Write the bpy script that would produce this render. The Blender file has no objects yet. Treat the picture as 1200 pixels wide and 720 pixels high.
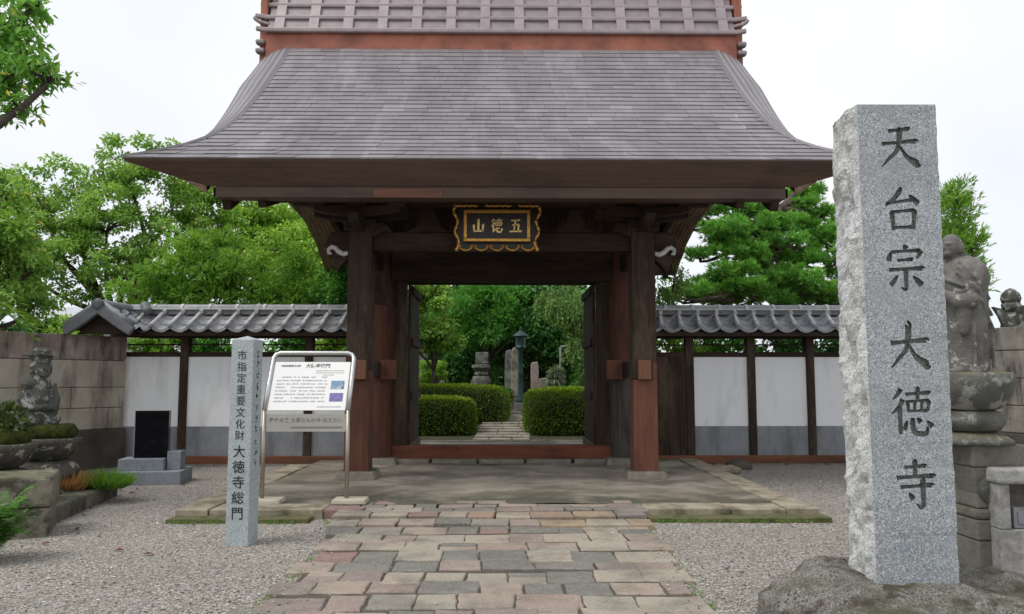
import bpy, bmesh, math, random
import numpy as np
from mathutils import Vector, Matrix, noise

R = math.radians
PI = math.pi
random.seed(7)
rng = np.random.default_rng(11)
SC = bpy.context.scene
COL = SC.collection

# ------------------------------------------------------------------ camera
F_PX, PITCH, YAW, EYE = 920.0, math.atan(85 / 920), math.atan(12 / 920), 1.6
cd = bpy.data.cameras.new('camera')
cam = bpy.data.objects.new('camera', cd)
COL.objects.link(cam)
cd.sensor_width = 36
cd.lens = 36 * F_PX / 1200
cd.clip_start = 0.05
cd.clip_end = 2000
cam.location = (0, 0, EYE)
cam.rotation_euler = (PI / 2 + PITCH, 0, -YAW)
SC.camera = cam

# ------------------------------------------------------------------ sky and sun
world = bpy.data.worlds.new('World')
SC.world = world
world.use_nodes = True
wt = world.node_tree
wt.nodes.clear()
SUN_EL, SUN_AZ = R(58), R(-62)          # azimuth from +Y, clockwise; the light comes from the left and a little in front
w_out = wt.nodes.new('ShaderNodeOutputWorld')
sky = wt.nodes.new('ShaderNodeTexSky')
sky.sky_type = 'NISHITA'
sky.sun_disc = False
sky.sun_elevation = SUN_EL
sky.sun_rotation = R(-118)
bg1 = wt.nodes.new('ShaderNodeBackground')
bg1.inputs['Strength'].default_value = 0.1
wt.links.new(sky.outputs[0], bg1.inputs[0])
bg2 = wt.nodes.new('ShaderNodeBackground')
tcw = wt.nodes.new('ShaderNodeTexCoord')
nzw = wt.nodes.new('ShaderNodeTexNoise')
nzw.inputs['Scale'].default_value = 1.6
nzw.inputs['Detail'].default_value = 3
rmw = wt.nodes.new('ShaderNodeValToRGB')
rmw.color_ramp.elements[0].position = 0.35
rmw.color_ramp.elements[0].color = (0.77, 0.83, 0.93, 1)
rmw.color_ramp.elements[1].position = 0.62
rmw.color_ramp.elements[1].color = (1.0, 1.0, 1.0, 1)
wt.links.new(tcw.outputs['Generated'], nzw.inputs['Vector'])
wt.links.new(nzw.outputs['Fac'], rmw.inputs['Fac'])
wt.links.new(rmw.outputs['Color'], bg2.inputs['Color'])
bg2.inputs['Strength'].default_value = 0.77
mxw = wt.nodes.new('ShaderNodeMixShader')
mxw.inputs[0].default_value = 0.9        # thick white cloud over nearly all of the blue
wt.links.new(bg1.outputs[0], mxw.inputs[1])
wt.links.new(bg2.outputs[0], mxw.inputs[2])
wt.links.new(mxw.outputs[0], w_out.inputs[0])

sd = bpy.data.lights.new('sun', 'SUN')
sd.energy = 1.5
sd.angle = R(28)
sd.color = (1.0, 0.965, 0.91)
sun = bpy.data.objects.new('sun', sd)
COL.objects.link(sun)
_az = R(-118)
_dir = Vector((math.sin(_az) * math.cos(SUN_EL), math.cos(_az) * math.cos(SUN_EL), math.sin(SUN_EL)))
sun.rotation_euler = _dir.to_track_quat('Z', 'Y').to_euler()
sun.location = (-8, -4, 14)

SC.view_settings.view_transform = 'Standard'
SC.view_settings.look = 'None'
SC.view_settings.exposure = 0.5
SC.view_settings.gamma = 1.0
SC.cycles.max_bounces = 6
SC.cycles.diffuse_bounces = 4
SC.cycles.use_denoising = True


def at(u, v, Y):
    """world (x, z) at depth Y of a spot measured on the photograph, used to take real sizes off it"""
    a, b = (u - 600) / F_PX, (360 - v) / F_PX
    y0 = math.cos(PITCH) - b * math.sin(PITCH)
    z0 = math.sin(PITCH) + b * math.cos(PITCH)
    x = a * math.cos(YAW) + y0 * math.sin(YAW)
    y = -a * math.sin(YAW) + y0 * math.cos(YAW)
    return x * Y / y, EYE + z0 * Y / y


# ------------------------------------------------------------------ material helpers
def new_mat(name):
    m = bpy.data.materials.new(name)
    m.use_nodes = True
    nt = m.node_tree
    nt.nodes.clear()
    out = nt.nodes.new('ShaderNodeOutputMaterial')
    b = nt.nodes.new('ShaderNodeBsdfPrincipled')
    nt.links.new(b.outputs[0], out.inputs[0])
    return m, nt, b, out


def col4(c):
    return (c[0], c[1], c[2], 1.0)


def n_coord(nt, scale=(1, 1, 1), rot=(0, 0, 0), src='Object'):
    tc = nt.nodes.new('ShaderNodeTexCoord')
    mp = nt.nodes.new('ShaderNodeMapping')
    mp.inputs['Scale'].default_value = scale
    mp.inputs['Rotation'].default_value = rot
    nt.links.new(tc.outputs[src], mp.inputs['Vector'])
    return mp.outputs[0]


def n_noise(nt, vec, scale, detail=4, rough=0.55):
    n = nt.nodes.new('ShaderNodeTexNoise')
    n.inputs['Scale'].default_value = scale
    n.inputs['Detail'].default_value = detail
    n.inputs['Roughness'].default_value = rough
    nt.links.new(vec, n.inputs['Vector'])
    return n.outputs['Fac']


def n_ramp(nt, fac, stops):
    r = nt.nodes.new('ShaderNodeValToRGB')
    e = r.color_ramp.elements
    while len(e) < len(stops):
        e.new(0.5)
    for i, (p, c) in enumerate(stops):
        e[i].position = p
        e[i].color = col4(c) if not isinstance(c, (int, float)) else (c, c, c, 1)
    nt.links.new(fac, r.inputs['Fac'])
    return r.outputs['Color']


def n_mix(nt, fac, a, b, mode='MIX'):
    m = nt.nodes.new('ShaderNodeMix')
    m.data_type = 'RGBA'
    m.blend_type = mode
    for sock, val in ((m.inputs[0], fac), (m.inputs[6], a), (m.inputs[7], b)):
        if isinstance(val, (int, float)):
            sock.default_value = val
        elif isinstance(val, (tuple, list)):
            sock.default_value = col4(val)
        else:
            nt.links.new(val, sock)
    return m.outputs[2]


def n_bump(nt, b, height, strength, dist):
    bp = nt.nodes.new('ShaderNodeBump')
    bp.inputs['Strength'].default_value = strength
    bp.inputs['Distance'].default_value = dist
    nt.links.new(height, bp.inputs['Height'])
    nt.links.new(bp.outputs[0], b.inputs['Normal'])


def stone(name, c1, c2, scale=3, stain=None, stain_scale=1.2, stain_at=(0.5, 0.62), speck=None, moss=None, moss_at=(0.3, 0.75),
          rough=0.85, bump=0.5, bdist=0.02, bscale=18, streak=False):
    m, nt, b, out = new_mat(name)
    v = n_coord(nt)
    c = n_ramp(nt, n_noise(nt, v, scale, 6, 0.6), [(0.32, c1), (0.68, c2)])
    if speck:
        vo = nt.nodes.new('ShaderNodeTexVoronoi')
        vo.inputs['Scale'].default_value = speck[0]
        nt.links.new(v, vo.inputs['Vector'])
        bw = nt.nodes.new('ShaderNodeRGBToBW')
        nt.links.new(vo.outputs['Color'], bw.inputs[0])
        f = n_ramp(nt, bw.outputs[0], [(0.22, 1.0), (0.30, 0.0)])
        c = n_mix(nt, f, c, speck[1])
        f = n_ramp(nt, bw.outputs[0], [(0.70, 0.0), (0.78, 1.0)])
        c = n_mix(nt, f, c, speck[2])
    if stain:
        vs = n_coord(nt, (1, 1, 0.22)) if streak else v
        f = n_ramp(nt, n_noise(nt, vs, stain_scale, 7, 0.65), [(stain_at[0], 0.0), (stain_at[1], 1.0)])
        c = n_mix(nt, f, c, stain)
    if moss:
        g = nt.nodes.new('ShaderNodeNewGeometry')
        sx = nt.nodes.new('ShaderNodeSeparateXYZ')
        nt.links.new(g.outputs['Normal'], sx.inputs[0])
        mu = nt.nodes.new('ShaderNodeMath')
        mu.operation = 'MULTIPLY'
        nt.links.new(sx.outputs['Z'], mu.inputs[0])
        nt.links.new(n_noise(nt, v, 6, 5, 0.7), mu.inputs[1])
        f = n_ramp(nt, mu.outputs[0], [(moss_at[0], 0.0), (moss_at[1], 1.0)])
        c = n_mix(nt, f, c, moss)
    nt.links.new(c, b.inputs['Base Color'])
    b.inputs['Roughness'].default_value = rough
    b.inputs['Specular IOR Level'].default_value = 0.3
    n_bump(nt, b, n_noise(nt, v, bscale, 6, 0.7), bump, bdist)
    return m


def wood(name, c1, c2, axis='Z', rough=0.75, wear=None, spec=0.25):
    m, nt, b, out = new_mat(name)
    s = {'X': (0.7, 14, 14), 'Y': (14, 0.7, 14), 'Z': (14, 14, 0.7)}[axis]
    v = n_coord(nt, s)
    f = n_noise(nt, v, 1.6, 6, 0.65)
    c = n_ramp(nt, f, [(0.3, c1), (0.7, c2)])
    if wear:
        w = n_ramp(nt, n_noise(nt, n_coord(nt, {'X': (0.6, 2, 2), 'Y': (2, 0.6, 2), 'Z': (2, 2, 0.6)}[axis]), 1.5, 6, 0.7), [(0.48, 0.0), (0.7, 1.0)])
        c = n_mix(nt, w, c, wear)
    nt.links.new(c, b.inputs['Base Color'])
    b.inputs['Roughness'].default_value = rough
    b.inputs['Specular IOR Level'].default_value = spec
    n_bump(nt, b, f, 0.35, 0.006)
    return m


def plain(name, c, rough=0.6, metal=0.0, var=0.12, scale=8, spec=0.4):
    m, nt, b, out = new_mat(name)
    v = n_coord(nt)
    f = n_noise(nt, v, scale, 5, 0.6)
    lo = tuple(x * (1 - var) for x in c)
    hi = tuple(min(1, x * (1 + var)) for x in c)
    nt.links.new(n_ramp(nt, f, [(0.3, lo), (0.7, hi)]), b.inputs['Base Color'])
    b.inputs['Roughness'].default_value = rough
    b.inputs['Metallic'].default_value = metal
    b.inputs['Specular IOR Level'].default_value = spec
    return m


def leafmat(name, c1, c2, c3=None, trans=0.3, rough=0.55):
    """leaf colours picked leaf by leaf from the mesh's own 'tint' attribute"""
    m, nt, b, out = new_mat(name)
    a = nt.nodes.new('ShaderNodeAttribute')
    a.attribute_name = 'tint'
    stops = [(0.0, c1), (0.85, c2)] + ([(1.0, c3)] if c3 else [])
    c = n_ramp(nt, a.outputs['Fac'], stops)
    nt.links.new(c, b.inputs['Base Color'])
    b.inputs['Roughness'].default_value = rough
    b.inputs['Specular IOR Level'].default_value = 0.25
    t = nt.nodes.new('ShaderNodeBsdfTranslucent')
    c2n = n_mix(nt, 1.0, c, (1.0, 1.0, 0.55), 'MULTIPLY')
    nt.links.new(c2n, t.inputs[0])
    mx = nt.nodes.new('ShaderNodeMixShader')
    mx.inputs[0].default_value = trans
    nt.links.new(b.outputs[0], mx.inputs[1])
    nt.links.new(t.outputs[0], mx.inputs[2])
    nt.links.new(mx.outputs[0], out.inputs[0])
    return m


# ------------------------------------------------------------------ object helpers
ROOTM = {}


def tag(o, label=None, cat=None, group=None, kind=None):
    if label:
        o['label'] = label
    if cat:
        o['category'] = cat
    if group:
        o['group'] = group
    if kind:
        o['kind'] = kind
    return o


def thing(name, label, cat, loc=(0, 0, 0), rz=0, group=None):
    o = bpy.data.objects.new(name, None)
    COL.objects.link(o)
    o.location = loc
    o.rotation_euler = (0, 0, rz)
    o.empty_display_size = 0.2
    ROOTM[o.name] = Matrix.Translation(Vector(loc)) @ Matrix.Rotation(rz, 4, 'Z')
    return tag(o, label, cat, group)


class MB:
    """collects boxes, bars, tubes, lathes and prisms into one mesh; coordinates are those of the thing unless build(world=True)"""

    def __init__(s):
        s.v, s.f, s.mi, s.tint = [], [], [], []
        s.cur = 0
        s.t = 0.5

    def add(s, vs, fs):
        o = len(s.v)
        s.v += [tuple(p) for p in vs]
        s.f += [tuple(i + o for i in f) for f in fs]
        s.mi += [s.cur] * len(fs)
        s.tint += [s.t] * len(vs)
        return s

    def box(s, c, d, rz=0, taper=1.0, M=None):
        x, y, z = d[0] / 2, d[1] / 2, d[2] / 2
        vs = []
        for k in (-1, 1):
            t = taper if k > 0 else 1
            for i, j in ((-1, -1), (1, -1), (1, 1), (-1, 1)):
                p = Vector((i * x * t, j * y * t, k * z))
                if M is not None:
                    p = M @ p
                elif rz:
                    p = Matrix.Rotation(rz, 3, 'Z') @ p
                vs.append(p + Vector(c))
        return s.add(vs, [(3, 2, 1, 0), (4, 5, 6, 7), (0, 1, 5, 4), (1, 2, 6, 5), (2, 3, 7, 6), (3, 0, 4, 7)])

    def span(s, a, b):
        return s.box([(a[i] + b[i]) / 2 for i in range(3)], [abs(b[i] - a[i]) for i in range(3)])

    def sweep(s, pts, prof, up=(0, 0, 1), cap=True, scale=None):
        """profile (list of (side, up)) carried along pts"""
        n, k = len(pts), len(prof)
        P = [Vector(p) for p in pts]
        vs = []
        for i in range(n):
            d = (P[min(i + 1, n - 1)] - P[max(i - 1, 0)]).normalized()
            sd_ = d.cross(Vector(up))
            if sd_.length < 1e-5:
                sd_ = Vector((1, 0, 0))
            sd_.normalize()
            u = sd_.cross(d).normalized()
            q = scale[i] if scale else 1.0
            for a, b in prof:
                vs.append(P[i] + sd_ * a * q + u * b * q)
        fs = []
        for i in range(n - 1):
            for j in range(k):
                a, b = i * k + j, i * k + (j + 1) % k
                fs.append((a, b, b + k, a + k))
        if cap:
            fs.append(tuple(range(k - 1, -1, -1)))
            fs.append(tuple((n - 1) * k + j for j in range(k)))
        return s.add(vs, fs)

    def bar(s, pts, w, h, up=(0, 0, 1)):
        return s.sweep(pts, [(-w / 2, -h / 2), (w / 2, -h / 2), (w / 2, h / 2), (-w / 2, h / 2)], up)

    def tube(s, pts, r, n=8):
        rr = r if isinstance(r, (list, tuple)) else [r] * len(pts)
        return s.sweep(pts, [(math.cos(2 * PI * j / n), math.sin(2 * PI * j / n)) for j in range(n)], (0.13, 0.07, 0.99), True, rr)

    def lathe(s, prof, c=(0, 0, 0), n=28, sq=None, sx=1, sy=1, wob=0):
        vs, k = [], len(prof)
        for r, z in prof:
            for j in range(n):
                a = 2 * PI * j / n
                q = r
                if sq:
                    q = r / max(abs(math.cos(a)), abs(math.sin(a))) * sq + r * (1 - sq)
                if wob:
                    q *= 1 + wob * noise.noise((3 * math.cos(a), 3 * math.sin(a), z * 5 + c[0]))
                vs.append((c[0] + q * math.cos(a) * sx, c[1] + q * math.sin(a) * sy, c[2] + z))
        fs = []
        for i in range(k - 1):
            for j in range(n):
                a, b = i * n + j, i * n + (j + 1) % n
                fs.append((a, b, b + n, a + n))
        fs.append(tuple(range(n - 1, -1, -1)))
        fs.append(tuple((k - 1) * n + j for j in range(n)))
        return s.add(vs, fs)

    def ell(s, c, r, n=14, M=None):
        vs, fs = [], []
        m = n // 2 + 1
        for i in range(m + 1):
            th = PI * i / m
            for j in range(n):
                ph = 2 * PI * j / n
                p = Vector((r[0] * math.sin(th) * math.cos(ph), r[1] * math.sin(th) * math.sin(ph), r[2] * math.cos(th)))
                if M is not None:
                    p = M @ p
                vs.append(p + Vector(c))
        for i in range(m):
            for j in range(n):
                a, b = i * n + j, i * n + (j + 1) % n
                fs.append((a, a + n, b + n, b))
        return s.add(vs, fs)

    def prism(s, poly, y0, y1, plane='XZ'):
        k = len(poly)
        f = {'XZ': lambda p, q: (p[0], q, p[1]), 'XY': lambda p, q: (p[0], p[1], q), 'YZ': lambda p, q: (q, p[0], p[1])}[plane]
        vs = [f(p, y0) for p in poly] + [f(p, y1) for p in poly]
        fs = [tuple(range(k)), tuple(range(2 * k - 1, k - 1, -1))]
        for j in range(k):
            a, b = j, (j + 1) % k
            fs.append((a, a + k, b + k, b))
        return s.add(vs, fs)

    def build(s, name, mat, parent=None, world=False, bevel=0, smooth=False, weld=False, sub=0, fix=True, seg=2):
        vs = s.v
        if world and parent is not None:
            r = parent
            while r.parent:
                r = r.parent
            Mi = ROOTM[r.name].inverted()
            vs = [tuple(Mi @ Vector(p)) for p in vs]
        me = bpy.data.meshes.new(name)
        me.from_pydata(vs, [], s.f)
        me.polygons.foreach_set('material_index', s.mi)
        at_ = me.attributes.new('tint', 'FLOAT', 'POINT')
        at_.data.foreach_set('value', s.tint)
        if fix or weld:
            bm = bmesh.new()
            bm.from_mesh(me)
            if weld:
                bmesh.ops.remove_doubles(bm, verts=bm.verts, dist=1e-5)
            if fix:
                bmesh.ops.recalc_face_normals(bm, faces=bm.faces)
            bm.to_mesh(me)
            bm.free()
        if smooth:
            me.polygons.foreach_set('use_smooth', [True] * len(me.polygons))
        for m in (mat if isinstance(mat, (list, tuple)) else [mat]):
            me.materials.append(m)
        me.update()
        o = bpy.data.objects.new(name, me)
        COL.objects.link(o)
        if parent is not None:
            o.parent = parent
        else:
            ROOTM[o.name] = Matrix.Identity(4)
        if bevel:
            b = o.modifiers.new('edge', 'BEVEL')
            b.width = bevel
            b.segments = seg
            b.limit_method = 'ANGLE'
            b.angle_limit = R(35)
        if sub:
            q = o.modifiers.new('smooth', 'SUBSURF')
            q.levels = q.render_levels = sub
        return o


def roughen(o, strength, size, kind='CLOUDS', mid=0.5, depth=3):
    t = bpy.data.textures.new(o.name + '_relief', kind)
    t.noise_scale = size
    if kind == 'CLOUDS':
        t.noise_depth = depth
    d = o.modifiers.new('relief', 'DISPLACE')
    d.texture = t
    d.strength = strength
    d.mid_level = mid
    d.texture_coords = 'LOCAL'
    return o


def carve(o, voxel, smooth_n=3, relief=None):
    """melt the pieces of a sculpture into one skin of stone"""
    r = o.modifiers.new('skin', 'REMESH')
    r.mode = 'VOXEL'
    r.voxel_size = voxel
    r.use_smooth_shade = True
    if smooth_n:
        q = o.modifiers.new('soften', 'SMOOTH')
        q.iterations = smooth_n
        q.factor = 0.5
    if relief:
        roughen(o, relief[0], relief[1])
    return o


def glyphs(text, size, mat, name, parent, loc, rot=(PI / 2, 0, 0), offset=0.0, depth=0.0, vertical=False, pitch=None, align='CENTER'):
    """lettering as a mesh"""
    mats = []
    cu = bpy.data.curves.new('writing', 'FONT')
    cu.size = size
    cu.offset = offset
    cu.extrude = depth
    cu.resolution_u = 3
    cu.align_x = align
    tmp = bpy.data.objects.new('writing', cu)
    COL.objects.link(tmp)
    chunks = list(text) if vertical else [text]
    vs, fs = [], []
    for i, ch in enumerate(chunks):
        if ch == ' ':
            continue
        cu.body = ch
        dg = bpy.context.evaluated_depsgraph_get()
        me = bpy.data.meshes.new_from_object(tmp.evaluated_get(dg))
        o = len(vs)
        vs += [(p.co.x, p.co.y - i * (pitch or size), p.co.z) for p in me.vertices]
        fs += [tuple(k + o for k in p.vertices) for p in me.polygons]
        bpy.data.meshes.remove(me)
    bpy.data.objects.remove(tmp)
    bpy.data.curves.remove(cu)
    E_ = Matrix.Translation(Vector(loc)) @ (Matrix.Rotation(rot[2], 4, 'Z') @ Matrix.Rotation(rot[1], 4, 'Y') @ Matrix.Rotation(rot[0], 4, 'X'))
    mb = MB()
    mb.add([E_ @ Vector(p) for p in vs], fs)
    return mb.build(name, mat, parent, fix=False)


# brush strokes of the larger characters: polylines on a 100 x 100 grid (y up) with a width at every point
def _h(x0, y0, x1, y1, w=9):
    return [(x0, y0, w * .75), (x0 + (x1 - x0) * .12, y0 + 1, w * .62), ((x0 + x1) / 2, (y0 + y1) / 2 + 1, w * .55), (x1 - 4, y1 + 1, w * .85), (x1, y1, w * .5)]


def _v(x0, y0, x1, y1, w=9):
    return [(x0 - 2, y0 + 2, w * .5), (x0, y0 - 3, w), ((x0 + x1) / 2, (y0 + y1) / 2, w * .8), (x1, y1, w * .75)]


def _dot(x, y, dx, dy, w=10):
    return [(x, y, w * .25), (x + dx * .5, y + dy * .5, w * .8), (x + dx, y + dy, w * .9), (x + dx * 1.1, y + dy * 1.1, w * .4)]


def _left(x0, y0, xm, ym, x1, y1, w=10):
    return [(x0 - 2, y0 + 2, w * .5), (x0, y0 - 2, w), (xm, ym, w * .75), ((xm + x1) / 2 - 1, (ym + y1) / 2 - 1, w * .55), (x1, y1, w * .15)]


def _right(x0, y0, xm, ym, x1, y1, w=12):
    return [(x0, y0, w * .25), (xm, ym, w * .6), ((xm + 2 * x1) / 3, (ym + 2 * y1) / 3, w * 1.0), (x1 - 5, y1 + 1, w * .8), (x1 + 3, y1 + 1, w * .15)]


BRUSH = {
    'heaven': [_h(24, 84, 74, 88), _h(8, 56, 90, 61), _left(50, 86, 44, 45, 6, 6), _right(48, 54, 64, 28, 94, 8)],
    'terrace': [[(48, 97, 5), (42, 86, 9), (30, 72, 7), (14, 61, 6), (10, 60, 4)], _h(14, 62, 80, 69, 8), _dot(66, 80, 18, -18, 11),
                _v(24, 44, 27, 4), _h(25, 43, 76, 46, 8), _v(76, 46, 72, 6), _h(28, 9, 72, 10, 8)],
    'school': [_dot(47, 99, 6, -9, 11), _dot(18, 84, -6, -18, 10), _h(18, 83, 84, 86, 8), [(86, 87, 10), (82, 78, 7), (76, 70, 3)],
               _h(32, 65, 68, 67, 8), _h(12, 45, 90, 48, 9), _v(50, 46, 50, 8), [(50, 8, 8), (46, 4, 6), (38, 8, 2)], _dot(32, 34, -16, -20, 9), _dot(66, 32, 18, -18, 11)],
    'great': [_h(8, 58, 92, 64, 10), _left(50, 98, 45, 50, 8, 6, 11), _right(48, 58, 62, 32, 94, 8, 13)],
    'virtue': [[(26, 98, 8), (20, 88, 7), (8, 76, 2)], [(30, 76, 9), (22, 62, 7), (4, 46, 2)], _v(22, 58, 22, 4, 9), _h(36, 86, 92, 89, 8), _v(64, 100, 63, 76, 8),
               _v(40, 72, 42, 50, 7), _h(40, 71, 88, 73, 7), _v(88, 73, 85, 52, 7), _v(56, 71, 56, 53, 6), _v(72, 71, 71, 53, 6), _h(42, 51, 86, 52, 7),
               _dot(38, 32, -7, -18, 9), [(50, 38, 7), (50, 20, 8), (54, 8, 8), (66, 5, 8), (80, 7, 8), (83, 20, 3)], _dot(60, 38, 8, -9, 9), _dot(82, 32, 11, -12, 10)],
    'temple': [_h(26, 84, 76, 87, 8), _v(50, 99, 50, 66, 9), _h(8, 63, 92, 67, 9), _h(16, 44, 88, 48, 9), _v(66, 60, 66, 8, 10), [(66, 10, 9), (60, 4, 7), (50, 10, 2)], _dot(34, 33, 9, -13, 10)],
    'five': [_h(18, 88, 84, 90, 10), _left(50, 88, 44, 50, 36, 8, 10), _h(24, 56, 74, 59, 9), _v(74, 58, 70, 10, 10), _h(4, 8, 96, 10, 11)],
    'mountain': [_v(50, 96, 50, 14, 14), _v(14, 56, 18, 10, 12), _h(16, 10, 86, 12, 12), _v(86, 60, 84, 6, 12)],
}


def stroke_outline(st, grow=1.0):
    P = [Vector((p[0], p[1])) for p in st]
    out = [[], []]
    # resample with a smooth curve
    pts, ws = [], []
    for i in range(len(P) - 1):
        p0, p1, p2, p3 = P[max(i - 1, 0)], P[i], P[i + 1], P[min(i + 2, len(P) - 1)]
        for k in range(4):
            t = k / 4
            q = 0.5 * ((2 * p1) + (p2 - p0) * t + (2 * p0 - 5 * p1 + 4 * p2 - p3) * t * t + (3 * p1 - p0 - 3 * p2 + p3) * t ** 3)
            pts.append(q)
            ws.append(st[i][2] + (st[i + 1][2] - st[i][2]) * t)
    pts.append(P[-1])
    ws.append(st[-1][2])
    for i in range(len(pts)):
        d = pts[min(i + 1, len(pts) - 1)] - pts[max(i - 1, 0)]
        d = d.normalized() if d.length > 1e-6 else Vector((1, 0))
        n = Vector((-d.y, d.x))
        w = max(ws[i] * grow * 0.62, 0.8)
        out[0].append(pts[i] + n * w)
        out[1].append(pts[i] - n * w)
    return out


def brush_mb(mb, char, cx, cz, w, h, y0, y1, grow=1.0):
    """prisms of every stroke of a character standing in the XZ plane"""
    for st in BRUSH[char]:
        L, Rr = stroke_outline(st, grow)
        k = len(L)
        f = lambda p, y: (cx + (p.x - 50) / 100 * w, y, cz + (p.y - 50) / 100 * h)
        vs = [f(p, y0) for p in L] + [f(p, y0) for p in Rr] + [f(p, y1) for p in L] + [f(p, y1) for p in Rr]
        fs = []
        for i in range(k - 1):
            fs.append((i, i + 1, k + i + 1, k + i))
            fs.append((2 * k + i, 3 * k + i, 3 * k + i + 1, 2 * k + i + 1))
            fs.append((i, 2 * k + i, 2 * k + i + 1, i + 1))
            fs.append((k + i, k + i + 1, 3 * k + i + 1, 3 * k + i))
        fs.append((0, k, 3 * k, 2 * k))
        fs.append((k - 1, 3 * k - 1, 4 * k - 1, 2 * k - 1))
        mb.add(vs, fs)
    return mb


# ------------------------------------------------------------------ foliage helpers
def leaf_mesh(name, mat, parent, C, D, N, length, width, tint, fold=0.15, world=True):
    """one mesh of leaves: C base points, D directions, N rough normals (n x 3 arrays), per-leaf length, width, tint"""
    n = len(C)
    D = D / (np.linalg.norm(D, axis=1, keepdims=True) + 1e-9)
    S = np.cross(D, N)
    S /= (np.linalg.norm(S, axis=1, keepdims=True) + 1e-9)
    U = np.cross(S, D)
    L = np.asarray(length).reshape(-1, 1) * np.ones((n, 1))
    W = np.asarray(width).reshape(-1, 1) * np.ones((n, 1))
    V = np.empty((n, 4, 3))
    V[:, 0] = C
    V[:, 1] = C + D * L * 0.45 + S * W * 0.5 + U * W * fold
    V[:, 2] = C + D * L
    V[:, 3] = C + D * L * 0.45 - S * W * 0.5 + U * W * fold
    V = V.reshape(-1, 3)
    if world and parent is not None:
        r = parent
        while r.parent:
            r = r.parent
        Mi = np.array(ROOTM[r.name].inverted())
        V = V @ Mi[:3, :3].T + Mi[:3, 3]
    me = bpy.data.meshes.new(name)
    me.vertices.add(4 * n)
    me.loops.add(4 * n)
    me.polygons.add(n)
    me.vertices.foreach_set('co', V.ravel().astype(np.float32))
    me.loops.foreach_set('vertex_index', np.arange(4 * n, dtype=np.int32))
    me.polygons.foreach_set('loop_start', np.arange(0, 4 * n, 4, dtype=np.int32))
    me.polygons.foreach_set('loop_total', np.full(n, 4, dtype=np.int32))
    a = me.attributes.new('tint', 'FLOAT', 'POINT')
    a.data.foreach_set('value', np.repeat(np.clip(tint, 0, 1), 4).astype(np.float32))
    me.materials.append(mat)
    me.update()
    me.validate()
    o = bpy.data.objects.new(name, me)
    COL.objects.link(o)
    if parent is not None:
        o.parent = parent
    return o


def unit(n):
    v = rng.normal(size=(n, 3))
    return v / np.linalg.norm(v, axis=1, keepdims=True)


def blob_points(blobs, n, shell=0.55):
    """points in ellipsoids (x,y,z,rx,ry,rz), thicker towards their skins; returns points, outward directions, blob index"""
    B = np.array(blobs, dtype=float)
    vol = (B[:, 3] * B[:, 4] * B[:, 5]) ** (2 / 3)
    idx = rng.choice(len(B), size=n, p=vol / vol.sum())
    u = unit(n)
    r = shell + (1 - shell) * rng.random((n, 1)) ** 0.7
    return B[idx, :3] + u * r * B[idx, 3:6], u, idx


def limb(mb, p0, p1, r0, r1, sag=0.15, n=6):
    p0, p1 = Vector(p0), Vector(p1)
    d = p1 - p0
    pts, rr = [], []
    w = Vector((random.uniform(-1, 1), random.uniform(-1, 1), random.uniform(-.3, .6))) * d.length * sag
    for i in range(n + 1):
        t = i / n
        pts.append(p0 + d * t + w * math.sin(PI * t) + Vector((0, 0, d.length * .05 * math.sin(2 * PI * t))))
        rr.append(r0 + (r1 - r0) * t)
    mb.tube(pts, rr, 7)
    return pts


def sub_blobs(blobs, per, f=(0.25, 0.42), flat=0.75, out=0.8):
    """break each crown mass into many clumps so that light, shade and sky show between them"""
    res = []
    for (x, y, z, a, b, c) in blobs:
        for k in range(per):
            u = unit(1)[0]
            rr = random.random() ** 0.45 * out
            s = random.uniform(*f)
            m = (a + b + c) / 3
            res.append((x + u[0] * a * rr, y + u[1] * b * rr, z + u[2] * c * rr, m * s, m * s, m * s * flat))
    return res
# ------------------------------------------------------------------ materials
def gravel_mat():
    m, nt, b, out = new_mat('gravel')
    v = n_coord(nt)
    vo = nt.nodes.new('ShaderNodeTexVoronoi')
    vo.inputs['Scale'].default_value = 58
    nt.links.new(v, vo.inputs['Vector'])
    bw = nt.nodes.new('ShaderNodeSeparateColor')
    nt.links.new(vo.outputs['Color'], bw.inputs[0])
    c = n_ramp(nt, bw.outputs[0], [(0.0, (0.09, 0.083, 0.073)), (0.3, (0.32, 0.30, 0.265)), (0.75, (0.50, 0.475, 0.43)), (1.0, (0.78, 0.765, 0.73))])
    c = n_mix(nt, n_ramp(nt, bw.outputs[1], [(0.72, 0.0), (0.8, 0.75)]), c, (0.43, 0.32, 0.22))
    big = n_noise(nt, v, 0.55, 5, 0.6)
    c = n_mix(nt, n_ramp(nt, big, [(0.42, 0.0), (0.7, 0.45)]), c, (0.25, 0.23, 0.2))
    # grit between the stones
    d = n_ramp(nt, vo.outputs['Distance'], [(0.25, 0.0), (0.75, 0.7)])
    c = n_mix(nt, d, c, (0.13, 0.12, 0.105))
    nt.links.new(c, b.inputs['Base Color'])
    b.inputs['Roughness'].default_value = 0.9
    b.inputs['Specular IOR Level'].default_value = 0.2
    inv = nt.nodes.new('ShaderNodeMath')
    inv.operation = 'SUBTRACT'
    inv.inputs[0].default_value = 1.0
    nt.links.new(vo.outputs['Distance'], inv.inputs[1])
    n_bump(nt, b, inv.outputs[0], 0.9, 0.012)
    return m


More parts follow.
